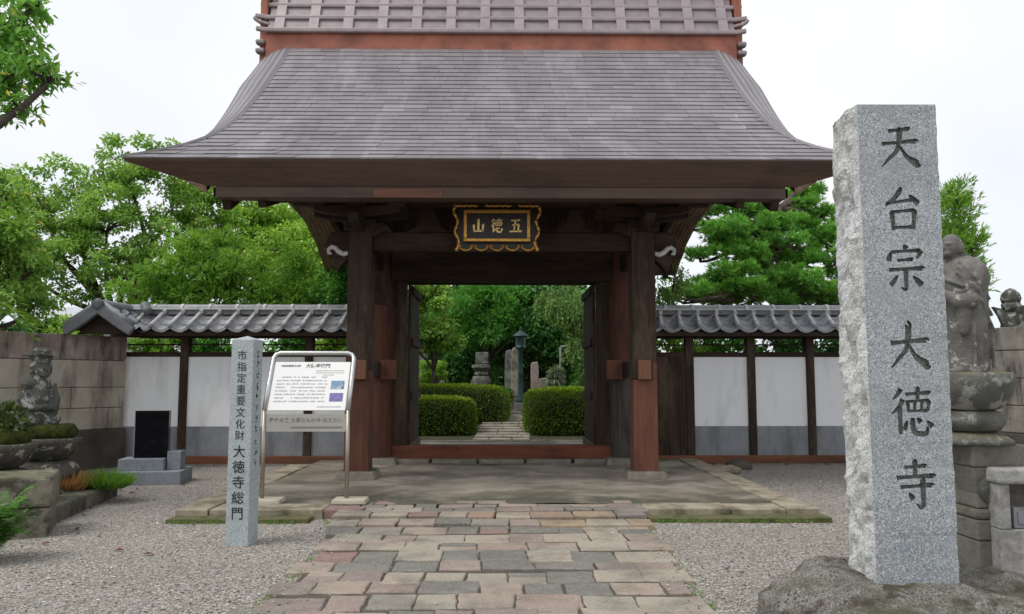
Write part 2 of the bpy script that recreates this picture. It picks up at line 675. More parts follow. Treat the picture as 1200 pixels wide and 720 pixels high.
def paver_mat():
    """each stone has its own colour (the 'tint' of its mesh), with grain, lichen and scuffs"""
    m, nt, b, out = new_mat('paving stone')
    a = nt.nodes.new('ShaderNodeAttribute')
    a.attribute_name = 'tint'
    v = n_coord(nt)
    c = n_ramp(nt, a.outputs['Fac'], [(0.0, (0.13, 0.13, 0.115)), (0.22, (0.2, 0.19, 0.165)), (0.36, (0.34, 0.31, 0.25)), (0.5, (0.46, 0.395, 0.305)), (0.62, (0.43, 0.325, 0.255)),
                                      (0.72, (0.235, 0.18, 0.165)), (0.84, (0.40, 0.275, 0.225)), (0.93, (0.30, 0.155, 0.135)), (1.0, (0.42, 0.295, 0.17))])
    f = n_noise(nt, v, 9, 6, 0.65)
    c = n_mix(nt, n_ramp(nt, f, [(0.35, 0.0), (0.75, 0.42)]), c, (0.40, 0.365, 0.31))
    f2 = n_noise(nt, v, 2.2, 6, 0.65)
    c = n_mix(nt, n_ramp(nt, f2, [(0.46, 0.0), (0.7, 0.75)]), c, (0.13, 0.122, 0.095))
    f3 = n_noise(nt, v, 120, 3, 0.7)
    c = n_mix(nt, n_ramp(nt, f3, [(0.35, 0.65), (0.6, 0.0)]), c, (0.1, 0.09, 0.078))
    f4 = n_noise(nt, v, 34, 5, 0.7)
    c = n_mix(nt, n_ramp(nt, f4, [(0.5, 0.0), (0.7, 0.35)]), c, (0.46, 0.43, 0.38))
    nt.links.new(c, b.inputs['Base Color'])
    b.inputs['Roughness'].default_value = 0.72
    b.inputs['Specular IOR Level'].default_value = 0.35
    n_bump(nt, b, n_noise(nt, v, 40, 6, 0.7), 0.5, 0.012)
    return m


def roof_mat():
    m, nt, b, out = new_mat('copper shingle')
    a = nt.nodes.new('ShaderNodeAttribute')
    a.attribute_name = 'tint'
    c = n_ramp(nt, a.outputs['Fac'], [(0.0, (0.18, 0.162, 0.174)), (0.5, (0.245, 0.226, 0.24)), (1.0, (0.33, 0.312, 0.326))])
    v = n_coord(nt, (5.0, 0.5, 0.5))
    f = n_noise(nt, v, 1.3, 6, 0.65)
    c = n_mix(nt, n_ramp(nt, f, [(0.52, 0.0), (0.8, 0.55)]), c, (0.42, 0.415, 0.425))
    g = n_noise(nt, n_coord(nt, (2.2, 0.6, 0.6)), 0.7, 5, 0.6)
    c = n_mix(nt, n_ramp(nt, g, [(0.4, 0.0), (0.72, 0.6)]), c, (0.14, 0.12, 0.124))
    nt.links.new(c, b.inputs['Base Color'])
    b.inputs['Roughness'].default_value = 0.5
    b.inputs['Metallic'].default_value = 0.15
    b.inputs['Specular IOR Level'].default_value = 0.4
    n_bump(nt, b, n_noise(nt, n_coord(nt), 30, 3), 0.1, 0.004)
    return m


def platform_mat():
    m, nt, b, out = new_mat('tamped earth floor')
    v = n_coord(nt)
    f = n_noise(nt, n_coord(nt, (0.8, 1, 1)), 1.0, 7, 0.62)
    c = n_ramp(nt, f, [(0.3, (0.13, 0.108, 0.08)), (0.48, (0.25, 0.215, 0.17)), (0.7, (0.40, 0.35, 0.285))])
    g = n_noise(nt, v, 0.75, 6, 0.7)
    c = n_mix(nt, n_ramp(nt, g, [(0.46, 0.0), (0.6, 0.75)]), c, (0.09, 0.078, 0.055))
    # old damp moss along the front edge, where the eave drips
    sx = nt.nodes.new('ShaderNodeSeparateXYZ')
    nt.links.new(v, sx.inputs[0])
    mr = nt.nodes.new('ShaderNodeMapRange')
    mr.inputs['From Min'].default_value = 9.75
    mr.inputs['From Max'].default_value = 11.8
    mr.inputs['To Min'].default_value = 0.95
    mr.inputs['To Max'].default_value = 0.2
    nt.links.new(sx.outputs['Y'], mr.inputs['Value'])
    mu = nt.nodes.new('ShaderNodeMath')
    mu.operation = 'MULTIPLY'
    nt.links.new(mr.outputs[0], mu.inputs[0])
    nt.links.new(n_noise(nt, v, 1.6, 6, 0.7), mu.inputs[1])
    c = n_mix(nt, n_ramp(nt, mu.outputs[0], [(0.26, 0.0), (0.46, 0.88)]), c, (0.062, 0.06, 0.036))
    nt.links.new(c, b.inputs['Base Color'])
    b.inputs['Roughness'].default_value = 0.8
    n_bump(nt, b, n_noise(nt, v, 25, 6, 0.7), 0.4, 0.012)
    return m


M = {}
M['gravel'] = gravel_mat()
M['paver'] = paver_mat()
M['shingle'] = roof_mat()
M['earth_floor'] = platform_mat()
M['soil'] = stone('garden soil', (0.05, 0.04, 0.028), (0.12, 0.1, 0.07), 2.5, moss=(0.04, 0.06, 0.02), bump=0.8)
M['kerb'] = stone('buff kerb stone', (0.255, 0.215, 0.155), (0.41, 0.355, 0.265), 4, stain=(0.11, 0.098, 0.062), stain_scale=3, stain_at=(0.46, 0.68))
M['kerb_moss'] = stone('mossy kerb stone', (0.09, 0.085, 0.04), (0.24, 0.21, 0.12), 5, stain=(0.06, 0.075, 0.02), stain_scale=5, stain_at=(0.4, 0.6))
M['wood_dark'] = wood('old dark timber', (0.022, 0.013, 0.008), (0.06, 0.036, 0.023), 'Z', wear=(0.11, 0.08, 0.056))
M['wood_dark_x'] = wood('old dark timber across', (0.018, 0.011, 0.007), (0.046, 0.028, 0.018), 'X', wear=(0.065, 0.043, 0.03))
M['wood_dark_y'] = wood('old dark timber along', (0.018, 0.012, 0.009), (0.045, 0.03, 0.02), 'Y', wear=(0.07, 0.052, 0.038))
M['wood_red'] = wood('renewed red-brown timber', (0.115, 0.046, 0.03), (0.21, 0.085, 0.055), 'Z', wear=(0.075, 0.042, 0.032))
M['wood_red_dull'] = wood('stained red-brown timber', (0.085, 0.034, 0.024), (0.16, 0.064, 0.042), 'Z', wear=(0.05, 0.03, 0.022))
M['wood_red_x'] = wood('red-brown sill timber', (0.12, 0.037, 0.02), (0.22, 0.08, 0.045), 'X', wear=(0.07, 0.032, 0.02))
M['wood_orange_x'] = wood('orange-brown base rail', (0.15, 0.058, 0.03), (0.26, 0.11, 0.06), 'X', wear=(0.10, 0.05, 0.03))
M['wood_fresh'] = wood('fresh tenon timber', (0.155, 0.07, 0.042), (0.235, 0.115, 0.07), 'Z')
M['wood_grey'] = wood('grey bleached timber', (0.09, 0.075, 0.06), (0.2, 0.175, 0.145), 'Z', wear=(0.03, 0.025, 0.02))
M['wood_grey_dark'] = wood('grey-brown old timber', (0.05, 0.042, 0.035), (0.12, 0.105, 0.09), 'Z', wear=(0.03, 0.025, 0.02))
M['soffit'] = wood('soffit planks', (0.15, 0.088, 0.058), (0.32, 0.21, 0.15), 'Y', wear=(0.10, 0.066, 0.048))
M['eave'] = wood('eave edge board', (0.075, 0.046, 0.034), (0.115, 0.072, 0.054), 'X', rough=0.6, wear=(0.058, 0.038, 0.03))
M['eave_patch'] = wood('renewed eave board', (0.12, 0.056, 0.038), (0.17, 0.08, 0.055), 'X')
M['copper_red'] = plain('orange copper sheet', (0.33, 0.12, 0.076), 0.5, 0.1, 0.4, 2.2)
M['ridge_metal'] = plain('purple-brown ridge sheet', (0.27, 0.23, 0.235), 0.5, 0.15, 0.15, 5)
M['ridge_bar'] = plain('ridge batten sheet', (0.32, 0.268, 0.275), 0.48, 0.15, 0.15, 5)
M['gold'] = plain('worn gilding', (0.52, 0.27, 0.06), 0.38, 0.7, 0.35, 30)
M['gold_pale'] = plain('pale gilding', (0.75, 0.53, 0.2), 0.4, 0.6, 0.3, 40)
M['lacquer'] = plain('black-brown lacquer', (0.02, 0.013, 0.01), 0.4)
M['white_paint'] = plain('flaking white pigment', (0.5, 0.5, 0.49), 0.8, 0, 0.35, 18)
M['base_stone'] = stone('pillar base stone', (0.15, 0.135, 0.11), (0.28, 0.255, 0.21), 5, moss=(0.07, 0.07, 0.04))

# ------------------------------------------------------------------ ground, paving
def ground_h(x, y):
    t = min(max((y - 19.9) / 7.0, 0), 1)
    return 0.42 * t * t * (3 - 2 * t)


mb = MB()
xs = [-400, -120, -40] + [-20 + i for i in range(41)] + [40, 120, 400]
ys = [-60, -20, -5] + [i * 1.0 for i in range(0, 46)] + [60, 120, 300, 900]
mb.add([(x, y, ground_h(x, y) + (0.015 * noise.noise((x * .4, y * .4, 0)) if abs(x) < 21 and 0 <= y < 46 else 0)) for y in ys for x in xs],
       [(j * len(xs) + i, j * len(xs) + i + 1, (j + 1) * len(xs) + i + 1, (j + 1) * len(xs) + i) for j in range(len(ys) - 1) for i in range(len(xs) - 1)])
for k in range(len(mb.f)):
    j = k // (len(xs) - 1)
    mb.mi[k] = 1 if ys[j] >= 17.0 else 0
tag(mb.build('ground', [M['gravel'], M['soil']], smooth=True), kind='structure')


def stone_slab(mb, poly, z0, z1, tint, inset=0.012):
    """a paving stone with a worn, rounded rim"""
    k = len(poly)
    c = Vector((sum(p[0] for p in poly) / k, sum(p[1] for p in poly) / k))
    def ring(d, z):
        r = []
        for p in poly:
            q = Vector((p[0], p[1]))
            w = (c - q)
            r.append((q.x + w.x / w.length * d, q.y + w.y / w.length * d, z))
        return r
    mb.t = tint
    vs = ring(0, z0) + ring(0.001, z1 - 0.011) + ring(inset * 0.5, z1 - 0.004) + ring(inset * 1.3, z1)
    fs = []
    for r in range(3):
        for j in range(k):
            a, b = r * k + j, r * k + (j + 1) % k
            fs.append((a, b, b + k, a + k))
    fs.append(tuple(3 * k + j for j in range(k)))
    mb.add(vs, fs)


def wavy(p0, p1, n, amp):
    """points from p0 up to, not including, p1 with a hand-cut wobble"""
    r = []
    for i in range(n):
        t = i / n
        r.append((p0[0] + (p1[0] - p0[0]) * t + (random.uniform(-amp, amp) if i else 0), p0[1] + (p1[1] - p0[1]) * t + (random.uniform(-amp, amp) if i else 0)))
    return r


def path_edges(y):
    xl = np.interp(y, [3.5, 5.3, 6.3, 7.3, 8.0, 8.6, 9.0, 9.6], [-1.70, -1.72, -1.66, -1.68, -1.67, -1.72, -1.95, -2.0])
    xr = np.interp(y, [3.5, 5.3, 6.3, 7.3, 8.4, 9.0, 9.6], [1.42, 1.4, 1.44, 1.5, 1.52, 1.6, 1.62])
    return xl, xr


mb = MB()
y = 3.6
row = 0
PAL = [0.1, 0.14, 0.2, 0.62, 0.66, 0.8, 0.22, 0.28, 0.32, 0.36, 0.4, 0.44, 0.48, 0.5, 0.52, 0.54, 0.56, 0.6, 0.64, 0.7, 0.76, 0.82]
prev = None
while y < 9.72:
    h = random.uniform(0.33, 0.43) if y < 9.0 else 0.24
    xl, xr = path_edges(y + h / 2)
    x = xl + random.uniform(-0.14, 0.12)
    skew = (0.0 if row % 2 else 0.02)
    while x < xr - 0.12:
        w = random.choice([random.uniform(0.26, 0.36), random.uniform(0.32, 0.44), random.uniform(0.38, 0.52)])
        if x + w > xr - 0.16:
            w = xr + random.uniform(-0.04, 0.14) - x
        yo = 0.05 * math.sin(x * 2.1 + row * 1.7) + 0.02 * math.sin(row * 3.3)
        g = random.uniform(0.003, 0.009)
        j = [random.uniform(-0.014, 0.014) for _ in range(8)]
        a = (x + g + j[0], y + g + yo + j[1])
        b_ = (x + w - g + j[2], y + g + yo + j[3])
        c = (x + w - g + j[4], y + h - g + yo + j[5])
        d = (x + g + j[6], y + h - g + yo + j[7])
        poly = wavy(a, b_, 4, 0.008) + wavy(b_, c, 4, 0.008) + wavy(c, d, 4, 0.008) + wavy(d, a, 4, 0.008)
        t = random.choice(PAL) + random.uniform(-0.02, 0.02)
        if 8.45 < y < 9.05 and random.random() < 0.55:
            t = random.choice([1.0, 0.97, 0.56])
        if random.random() < 0.06:
            t = 0.93
        zt = 0.042 + random.uniform(-0.006, 0.006)
        zt += 0.062 * min(1, max(0, (y - 8.1) / .9))
        if y < 9 and random.random() < 0.2:
            hm = h * random.uniform(.4, .6)
            lo_ = wavy(a, b_, 4, 0.007) + wavy(b_, (b_[0], b_[1] + hm - .008), 2, 0.005) + wavy((b_[0], b_[1] + hm - .008), (a[0], a[1] + hm - .008), 4, .007) + wavy((a[0], a[1] + hm - .008), a, 2, .005)
            hi_ = wavy((a[0], a[1] + hm + .004), (b_[0], b_[1] + hm + .004), 4, 0.007) + wavy((b_[0], b_[1] + hm + .004), c, 2, 0.005) + wavy(c, d, 4, .007) + wavy(d, (a[0], a[1] + hm + .004), 2, .005)
            stone_slab(mb, lo_, -0.05, zt, t)
            stone_slab(mb, hi_, -0.05, zt + random.uniform(-.005, .005), random.choice(PAL))
        else:
            stone_slab(mb, poly, -0.05, zt, t)
        x += w
    y += h
    row += 1
# the joints: old mortar and grit just below the stones
mb2 = MB()
pe = [(*path_edges(q), q) for q in np.linspace(3.5, 9.1, 12)]
mb2.add([(p[0] + 0.06, p[2], 0.029) for p in pe] + [(p[1] - 0.02, p[2], 0.029) for p in pe], [(i, i + 12, i + 13, i + 1) for i in range(11)])
M['joint'] = stone('path joint grit', (0.05, 0.042, 0.032), (0.13, 0.112, 0.088), 6)
o = mb.build('path', M['paver'])
tag(o, kind='structure')
o2 = mb2.build('path_bedding', M['joint'])
tag(o2, kind='structure')

# the low platform under the gate
PX0, PX1, PY0, PY1, PZ = -3.72, 3.66, 9.15, 19.55, 0.115
mb = MB()
nx_, ny_ = 40, 52
for j in range(ny_ + 1):
    for i in range(nx_ + 1):
        x = PX0 + 0.34 + (PX1 - PX0 - 0.68) * i / nx_
        yy = PY0 + 0.5 + (PY1 - PY0 - 0.8) * j / ny_
        mb.v.append((x, yy, PZ - 0.012 + 0.02 * noise.noise((x * .8, yy * .8, 3)) + 0.008 * noise.noise((x * 3, yy * 3, 1))))
        mb.tint.append(0.5)
for j in range(ny_):
    for i in range(nx_):
        a = j * (nx_ + 1) + i
        mb.f.append((a, a + 1, a + nx_ + 2, a + nx_ + 1))
        mb.mi.append(0)
platform = mb.build('pavement', M['earth_floor'], smooth=True)
tag(platform, kind='structure')
mb = MB()
def kerb_run(mb, p0, p1, w, z0, z1, lens=(0.7, 1.3)):
    p0, p1 = Vector(p0), Vector(p1)
    d = (p1 - p0).normalized()
    n = Vector((-d.y, d.x))
    L, s = (p1 - p0).length, 0
    while s < L - 0.05:
        l = min(random.uniform(*lens), L - s)
        if L - s - l < 0.3:
            l = L - s
        a, b_ = p0 + d * (s + 0.006), p0 + d * (s + l - 0.006)
        q = random.uniform(-0.006, 0.006)
        poly = [a, b_, b_ + n * w, a + n * w]
        poly = [(p.x, p.y) for p in poly]
        P2 = []
        for i in range(4):
            P2 += wavy(poly[i], poly[(i + 1) % 4], 5 if i % 2 == 0 else 2, 0.006)
        stone_slab(mb, P2, z0, z1 + q, 0.5, 0.016)
        s += l
kerb_run(mb, (PX1, PY0 + 0.02), (PX1, 16.2), 0.36, -0.05, PZ + 0.004)
kerb_run(mb, (PX0 + 0.36, PY0 + 0.02), (PX0 + 0.36, 14.0), 0.36, -0.05, PZ + 0.004)
kerb_run(mb, (PX0 + 0.37, PY0 + 0.06), (-2.05, PY0 + 0.06), 0.42, -0.05, PZ + 0.002)
kerb_run(mb, (1.66, PY0 + 0.06), (PX1 - 0.37, PY0 + 0.06), 0.42, -0.05, PZ + 0.002)
kerb_run(mb, (PX0 + 0.4, PY1 - 0.3), (PX1 - 0.4, PY1 - 0.3), 0.3, -0.05, PZ + 0.004)
mb.cur = 1
kerb_run(mb, (PX0 - 0.02, PY0 - 0.2), (-2.15, PY0 - 0.2), 0.25, -0.05, 0.055, (0.9, 1.6))
kerb_run(mb, (1.66, PY0 - 0.2), (PX1 + 0.06, PY0 - 0.2), 0.25, -0.05, 0.055, (0.9, 1.6))
kerb = mb.build('kerb', [M['kerb'], M['kerb_moss']])
tag(kerb, kind='structure')

# garden path behind the gate
mb = MB()
yy = 19.62
r = 0
while yy < 29:
    h = random.uniform(0.4, 0.6)
    cx = np.interp(yy, [19.6, 23, 26, 29], [-0.05, 0.1, 0.35, 0.9])
    x = cx - 0.75
    while x < cx + 0.7:
        w = min(random.uniform(0.4, 0.8), cx + 0.75 - x)
        z = ground_h(x, yy + .2)
        poly = wavy((x + .01, yy + .01), (x + w - .01, yy + .01), 3, .03) + wavy((x + w - .01, yy + .01), (x + w - .01, yy + h - .01), 2, .01) + wavy((x + w - .01, yy + h - .01), (x + .01, yy + h - .01), 3, .01) + wavy((x + .01, yy + h - .01), (x + .01, yy + .01), 2, .01)
        stone_slab(mb, poly, z - 0.1, ground_h(x, yy + h) + 0.03, random.choice([0.42, 0.5, 0.46, 0.44]))
        x += w
    yy += h
tag(mb.build('garden_path', M['paver']), kind='structure')

# ------------------------------------------------------------------ the gate
GY = 14.5
gate = thing('temple_gate', 'big wooden temple gate with a brown shingled roof over dark pillars', 'gate', (0, GY, 0))
EY, RY, ZE, ZR, CY = 10.5, 14.35, 4.60, 7.83, 14.8
def prof(s):
    return EY + s * (RY - EY), ZE + (ZR - ZE) * (0.8 * s + 0.2 * s * s)
def xc(s):
    return float(np.interp(s, [0, .03, .07, .12, .18, .26, .39, .6, 1], [5.13, 4.93, 4.70, 4.46, 4.27, 4.13, 4.05, 4.0, 3.96]))
def xo(s):
    return max(xc(s) + 0.02, float(np.interp(s, [0, .06, .12, .2, .3, .5, .75, 1], [5.15, 4.80, 4.52, 4.36, 4.36, 4.47, 4.56, 4.5])))
def drop(s):
    return float(np.interp(s, [0, .1, .3, .5, 1], [0.0, .02, .1, .2, .26]))
def yside(y, side):
    return y if side > 0 else 2 * CY - y


NC = 28
roof_parts = MB()
for side in (1, -1):
    for j in range(NC):
        s0, s1 = j / NC, (j + 1) / NC
        y0, z0 = prof(s0)
        y1, z1 = prof(s1)
        nrm = Vector((0, -(z1 - z0), (y1 - y0))).normalized() * 0.013
        nlow = nrm * random.uniform(0.85, 1.2)
        w0, w1 = xc(s0), xc(s1)
        if side < 0:
            w0, w1 = min(w0, 4.4), min(w1, 4.4)
        x = -w0
        xsx = [-1.0]
        q = -1.0 + random.uniform(0.02, 0.09)
        while q < 0.985:
            xsx.append(q)
            q += random.uniform(0.085, 0.1)
        xsx.append(1.0)
        for i in range(len(xsx) - 1):
            a, b_ = xsx[i], xsx[i + 1]
            e = random.uniform(-0.004, 0.006)
            roof_parts.t = min(1, max(0, random.gauss(0.5, 0.13)))
            g = 0.0016
            p = [(a * w0 + g, y0, z0), (b_ * w0 - g, y0, z0), (b_ * w1 - g, y1, z1), (a * w1 + g, y1, z1)]
            lo = [Vector(p[0]) + nlow + Vector((0, 0, e)), Vector(p[1]) + nlow + Vector((0, 0, e))]
            vs = [lo[0], lo[1], Vector(p[2]), Vector(p[3]), Vector(p[0]) - nrm * .3, Vector(p[1]) - nrm * .3]
            vs = [(v.x, yside(v.y, side), v.z) for v in vs]
            roof_parts.add(vs, [(0, 1, 2, 3), (4, 5, 1, 0)])
    # the rolled verge: courses run along the gable edge
    for sx in (-1, 1):
        NV = 9
        for k in range(NV):
            u0, u1 = k / NV, (k + 1) / NV
            vs = []
            n = 26
            for i in range(n + 1):
                s = i / n
                y, z = prof(s)
                def pt(u, lift):
                    x = xc(s) + (xo(s) - xc(s)) * u if side > 0 else min(xc(s), 4.4) + (min(xo(s), 4.45) - min(xc(s), 4.4)) * u
                    return (sx * (x + lift * .7), yside(y, side), z - drop(s) * u ** 1.7 + 0.012 + lift)
                roof_parts.t = .85 if k % 2 else .05
                vs += [pt(u0, 0.0), pt(u1, 0.03), pt(u1, 0.0)]
            fs = []
            for i in range(n):
                a = i * 3
                fs += [(a, a + 1, a + 4, a + 3), (a + 1, a + 2, a + 5, a + 4)]
            roof_parts.add(vs, fs)
roof = roof_parts.build('roof', M['shingle'], gate, world=True, fix=False)

# thick eave edge, verge edge and soffit
TH = 0.46
def soff(s):
    y, z = prof(s)
    return y, z - 0.5 + 0.0 * s
XS = 4.12
fas = MB()
edges = {-1: MB(), 1: MB()}
ZF = 4.285
YF = EY + 0.27
for side in (1, -1):
    ex = 5.15 if side > 0 else 4.45
    a = [(-ex, EY, ZE + 0.016), (ex, EY, ZE + 0.016), (XS, YF, ZF), (-XS, YF, ZF)]
    a = [(p[0], yside(p[1], side), p[2]) for p in a]
    lip = [(-ex + .02, EY + 0.02, ZE - 0.03), (ex - .02, EY + 0.02, ZE - 0.03)]
    lip = [(p[0], yside(p[1], side), p[2]) for p in lip]
    fas.add([a[0], a[1], lip[1], lip[0]], [(0, 1, 2, 3)])
    b_ = [(lip[0][0], lip[0][1], lip[0][2]), lip[1], a[2], a[3]]
    nx = 40
    vs = []
    for i in range(nx + 1):
        t = i / nx
        vs.append(tuple(b_[0][k] + (b_[1][k] - b_[0][k]) * t for k in range(3)))
        vs.append(tuple(b_[3][k] + (b_[2][k] - b_[3][k]) * t for k in range(3)))
    fas.add(vs, [(2 * i, 2 * i + 2, 2 * i + 3, 2 * i + 1) for i in range(nx)])
    for sx in (-1, 1):
        n = 24
        vs = []
        for i in range(n + 1):
            s = i / n
            y, z = prof(s)
            ys_, zs = soff(s)
            k = min(1, s / 0.07)
            yb = YF + (ys_ - YF) * k if s < .07 else ys_
            xe = xo(s) if side > 0 else min(xo(s), 4.45)
            vs += [(sx * xe, yside(y, side), z - drop(s) + 0.012), (sx * (xe - .02), yside(y + .02 * (1 - k), side), z - drop(s) - 0.05), (sx * XS, yside(max(yb, YF), side), ZF + (zs - .1 - ZF) * k if s < .07 else zs - .1)]
        fs = []
        for i in range(n):
            a = 3 * i
            fs += [(a, a + 3, a + 4, a + 1)]
        fas.add(vs, fs)
        for k in range(5):
            q0, q1 = k / 5 + .004, (k + 1) / 5 - .004
            w_ = []
            for i in range(n + 1):
                p, q = Vector(vs[3 * i + 1]), Vector(vs[3 * i + 2])
                w_ += [p.lerp(q, q0), p.lerp(q, q1), p.lerp(q, min(1, q1 + .008)) + Vector((-sx * .012, 0, .012))]
            edges[sx].add(w_, [t_ for i in range(n) for t_ in ((3 * i, 3 * i + 3, 3 * i + 4, 3 * i + 1), (3 * i + 1, 3 * i + 4, 3 * i + 5, 3 * i + 2))])
fas.build('eave_edge', M['eave'], roof, world=True, fix=False)
for sx in (-1, 1):
    edges[sx].build('verge_edge', M['soffit'], roof, world=True, fix=False)

n = 30
# planked soffits under the verges rise gently to the middle; a board wall closes the gable above them
def vsof(y):
    return float(np.interp(y, [10.95, 12.0, 13.4, 14.8, 16.0, 17.1, 17.7, 18.15], [4.17, 4.5, 4.84, 4.95, 4.86, 4.55, 4.28, 4.02]))
for sx in (-1, 1):
    so = MB()
    ys_ = [10.95 + (18.15 - 10.95) * i / 40 for i in range(41)]
    for k in range(7):
        x0, x1 = 3.46 + k * .088, 3.46 + (k + 1) * .088
        m_ = len(ys_)
        vs = []
        for (xx, dz) in ((x0 + .002, .03), (x0 + .006, 0), (x1 - .006, 0), (x1 - .002, .03)):
            vs += [(sx * xx, y, vsof(y) + dz) for y in ys_]
        so.add(vs, [(r_ * m_ + i, r_ * m_ + i + 1, (r_ + 1) * m_ + i + 1, (r_ + 1) * m_ + i) for r_ in range(3) for i in range(m_ - 1)])
    for xx in (3.46, 4.076):
        so.add([(sx * xx, y, vsof(y) + q) for q in (.004, .13) for y in ys_], [(i, i + 1, m_ + i + 1, m_ + i) for i in range(m_ - 1)])
    so.add([(sx * 3.462, 18.15, 4.024), (sx * 4.074, 18.15, 4.024), (sx * 4.074, 18.15, 4.15), (sx * 3.462, 18.15, 4.15)], [(0, 1, 2, 3)])
    so.build('verge_soffit', M['soffit'], roof, world=True, fix=False)
    so = MB()
    pts_ = [(y, vsof(y) + .07) for y in ys_]
    up_ = []
    for i in range(21):
        y, z = soff(.12 + .88 * i / 20)
        up_.append((y, z + .1))
    up_ = up_ + [(2 * CY - y, z) for y, z in reversed(up_)]
    so.prism(pts_ + [p for p in reversed(up_) if 10.95 < p[0] < 18.15], sx * 3.66, sx * 3.7, 'YZ')
    so.build('gable_wall', M['wood_dark_y'], roof, world=True)
    so = MB()
    so.bar([(sx * 3.40, y, vsof(y) - .02) for y in ys_], .11, .26)
    so.build('inner_bargeboard', M['wood_dark_y'], roof, world=True, bevel=.01)
so = MB()
for side in (1, -1):
    vs = []
    for i in range(n + 1):
        y, z = soff(i / n)
        y = max(y, YF)
        vs += [(-3.12, yside(y, side), max(z, ZF + .02)), (3.12, yside(y, side), max(z, ZF + .02))]
    so.add(vs, [(2 * i, 2 * i + 1, 2 * i + 3, 2 * i + 2) for i in range(n)])
so.build('soffit_boarding', M['wood_dark_y'], roof, world=True, fix=False)
# rafters under the boarding
for side in (1, -1):
    for i in range(21):
        x = -3.0 + i * 0.3
        pts = []
        for k in range(9):
            s = 0.15 + 0.85 * k / 8
            y, z = soff(s)
            pts.append((x, yside(y, side), z - 0.13))
        r_ = MB()
        r_.bar(pts, 0.085, 0.2)
        r_.build('rafter', M['wood_dark_y'], roof, world=True)
# eave beams and gable boards
for side in (1, -1):
    b_ = MB()
    ya, yb = yside(10.79, side), yside(11.02, side)
    b_.span((-3.99, ya, 4.125), (3.99, yb, 4.31))
    b_.build('eave_beam', M['eave'], roof, world=True, bevel=0.01)
    b_ = MB()
    b_.span((-3.2, yside(11.03, side), 4.14), (3.2, yside(11.2, side), 4.3))
    b_.build('eave_beam', M['wood_dark_x'], roof, world=True, bevel=0.01)
    for sx in (-1, 1):
        pts = []
        for k in range(13):
            s = 0.1 + 0.9 * k / 12
            y, z = soff(s)
            pts.append((sx * 3.9, yside(max(y, 10.92), side), (4.2 if k == 0 else z - 0.24)))
        b_ = MB()
        b_.bar(pts, 0.12, 0.46)
        b_.build('bargeboard', M['wood_dark_y'], roof, world=True, bevel=0.01)
x0, z1 = at(438, 226, 10.84)
x1, z0 = at(519, 236, 10.84)
b_ = MB()
b_.span((x0, 10.775, 4.128), (x1, 10.788, 4.25))
b_.build('eave_patch_board', M['eave_patch'], roof, world=True)['label'] = 'lighter red-brown patch board on the eave beam'

# ridge: red band, then leaning tiers of battens and ribs
rg = MB()
rg.span((-4.46, 14.33, 7.55), (4.46, 15.27, 8.17))
ridge = rg.build('ridge', M['copper_red'], roof, world=True, bevel=0.015)
tz = 8.14
tiers = MB()
for k in range(4):
    yb = 14.27 + 0.12 * k
    z0, z1 = tz + k * 0.30, tz + k * 0.30 + 0.30
    for side in (1, -1):
        poly = [(yside(yb + .03, side), z0), (yside(yb + .13, side), z1), (CY, z1), (CY, z0)]
        tiers.prism(poly, -4.42 + .0 * k, 4.42, 'YZ')
tiers.build('ridge_tier', M['ridge_metal'], ridge, world=True)
for k in range(5):
    yb = 14.24 + 0.12 * k
    for side in (1, -1):
        br = MB()
        z = tz + k * 0.30
        br.bar([(-4.62 - .06 * (k == 1), yside(yb + .03, side), z + 0.035), (-4.45, yside(yb + .03, side), z), (4.45, yside(yb + .03, side), z), (4.62 + .06 * (k == 1), yside(yb + .03, side), z + 0.035)], 0.09, 0.085)
        br.build('ridge_batten', M['ridge_bar'], ridge, world=True, bevel=0.02)
rb = MB()
for k in range(4):
    yb = 14.25 + 0.12 * k
    z0 = tz + k * 0.30
    for i in range(14):
        x = -4.2 + 8.4 * i / 13
        for side in (1, -1):
            ya = yside(yb + .015, side)
            rb.add([(x - .09, yside(yb + .0, side), z0), (x + .09, yside(yb + .0, side), z0), (x + .09, yside(yb + .1, side), z0 + .3), (x - .09, yside(yb + .1, side), z0 + .3),
                    (x - .09, yside(yb + .06, side), z0), (x + .09, yside(yb + .06, side), z0), (x + .09, yside(yb + .16, side), z0 + .3), (x - .09, yside(yb + .16, side), z0 + .3)],
                   [(0, 1, 2, 3), (0, 3, 7, 4), (1, 5, 6, 2), (0, 4, 5, 1)])
rb.build('ridge_rib', M['ridge_bar'], ridge, world=True)['kind'] = 'stuff'
for sx in (-1, 1):
    e_ = MB()
    e_.span((sx * 4.46, 14.42, 7.45), (sx * 4.6, 15.18, 9.35))
    e_.build('ridge_end', M['copper_red'], ridge, world=True, bevel=0.02)
    for side in (1, -1):
        e_ = MB()
        e_.bar([(sx * 4.4, yside(14.4, side), 8.3), (sx * 4.58, yside(14.38, side), 8.34), (sx * 4.7, yside(14.37, side), 8.42)], 0.12, 0.05)
        e_.build('ridge_horn', M['ridge_bar'], ridge, world=True, bevel=0.01)
    for k in range(2):
        e_ = MB()
        e_.span((sx * 4.47, 14.28, 7.72 + .17 * k), (sx * 4.64, 14.44, 7.81 + .17 * k))
        e_.build('ridge_end_roll', M['ridge_metal'], ridge, world=True, bevel=0.03)

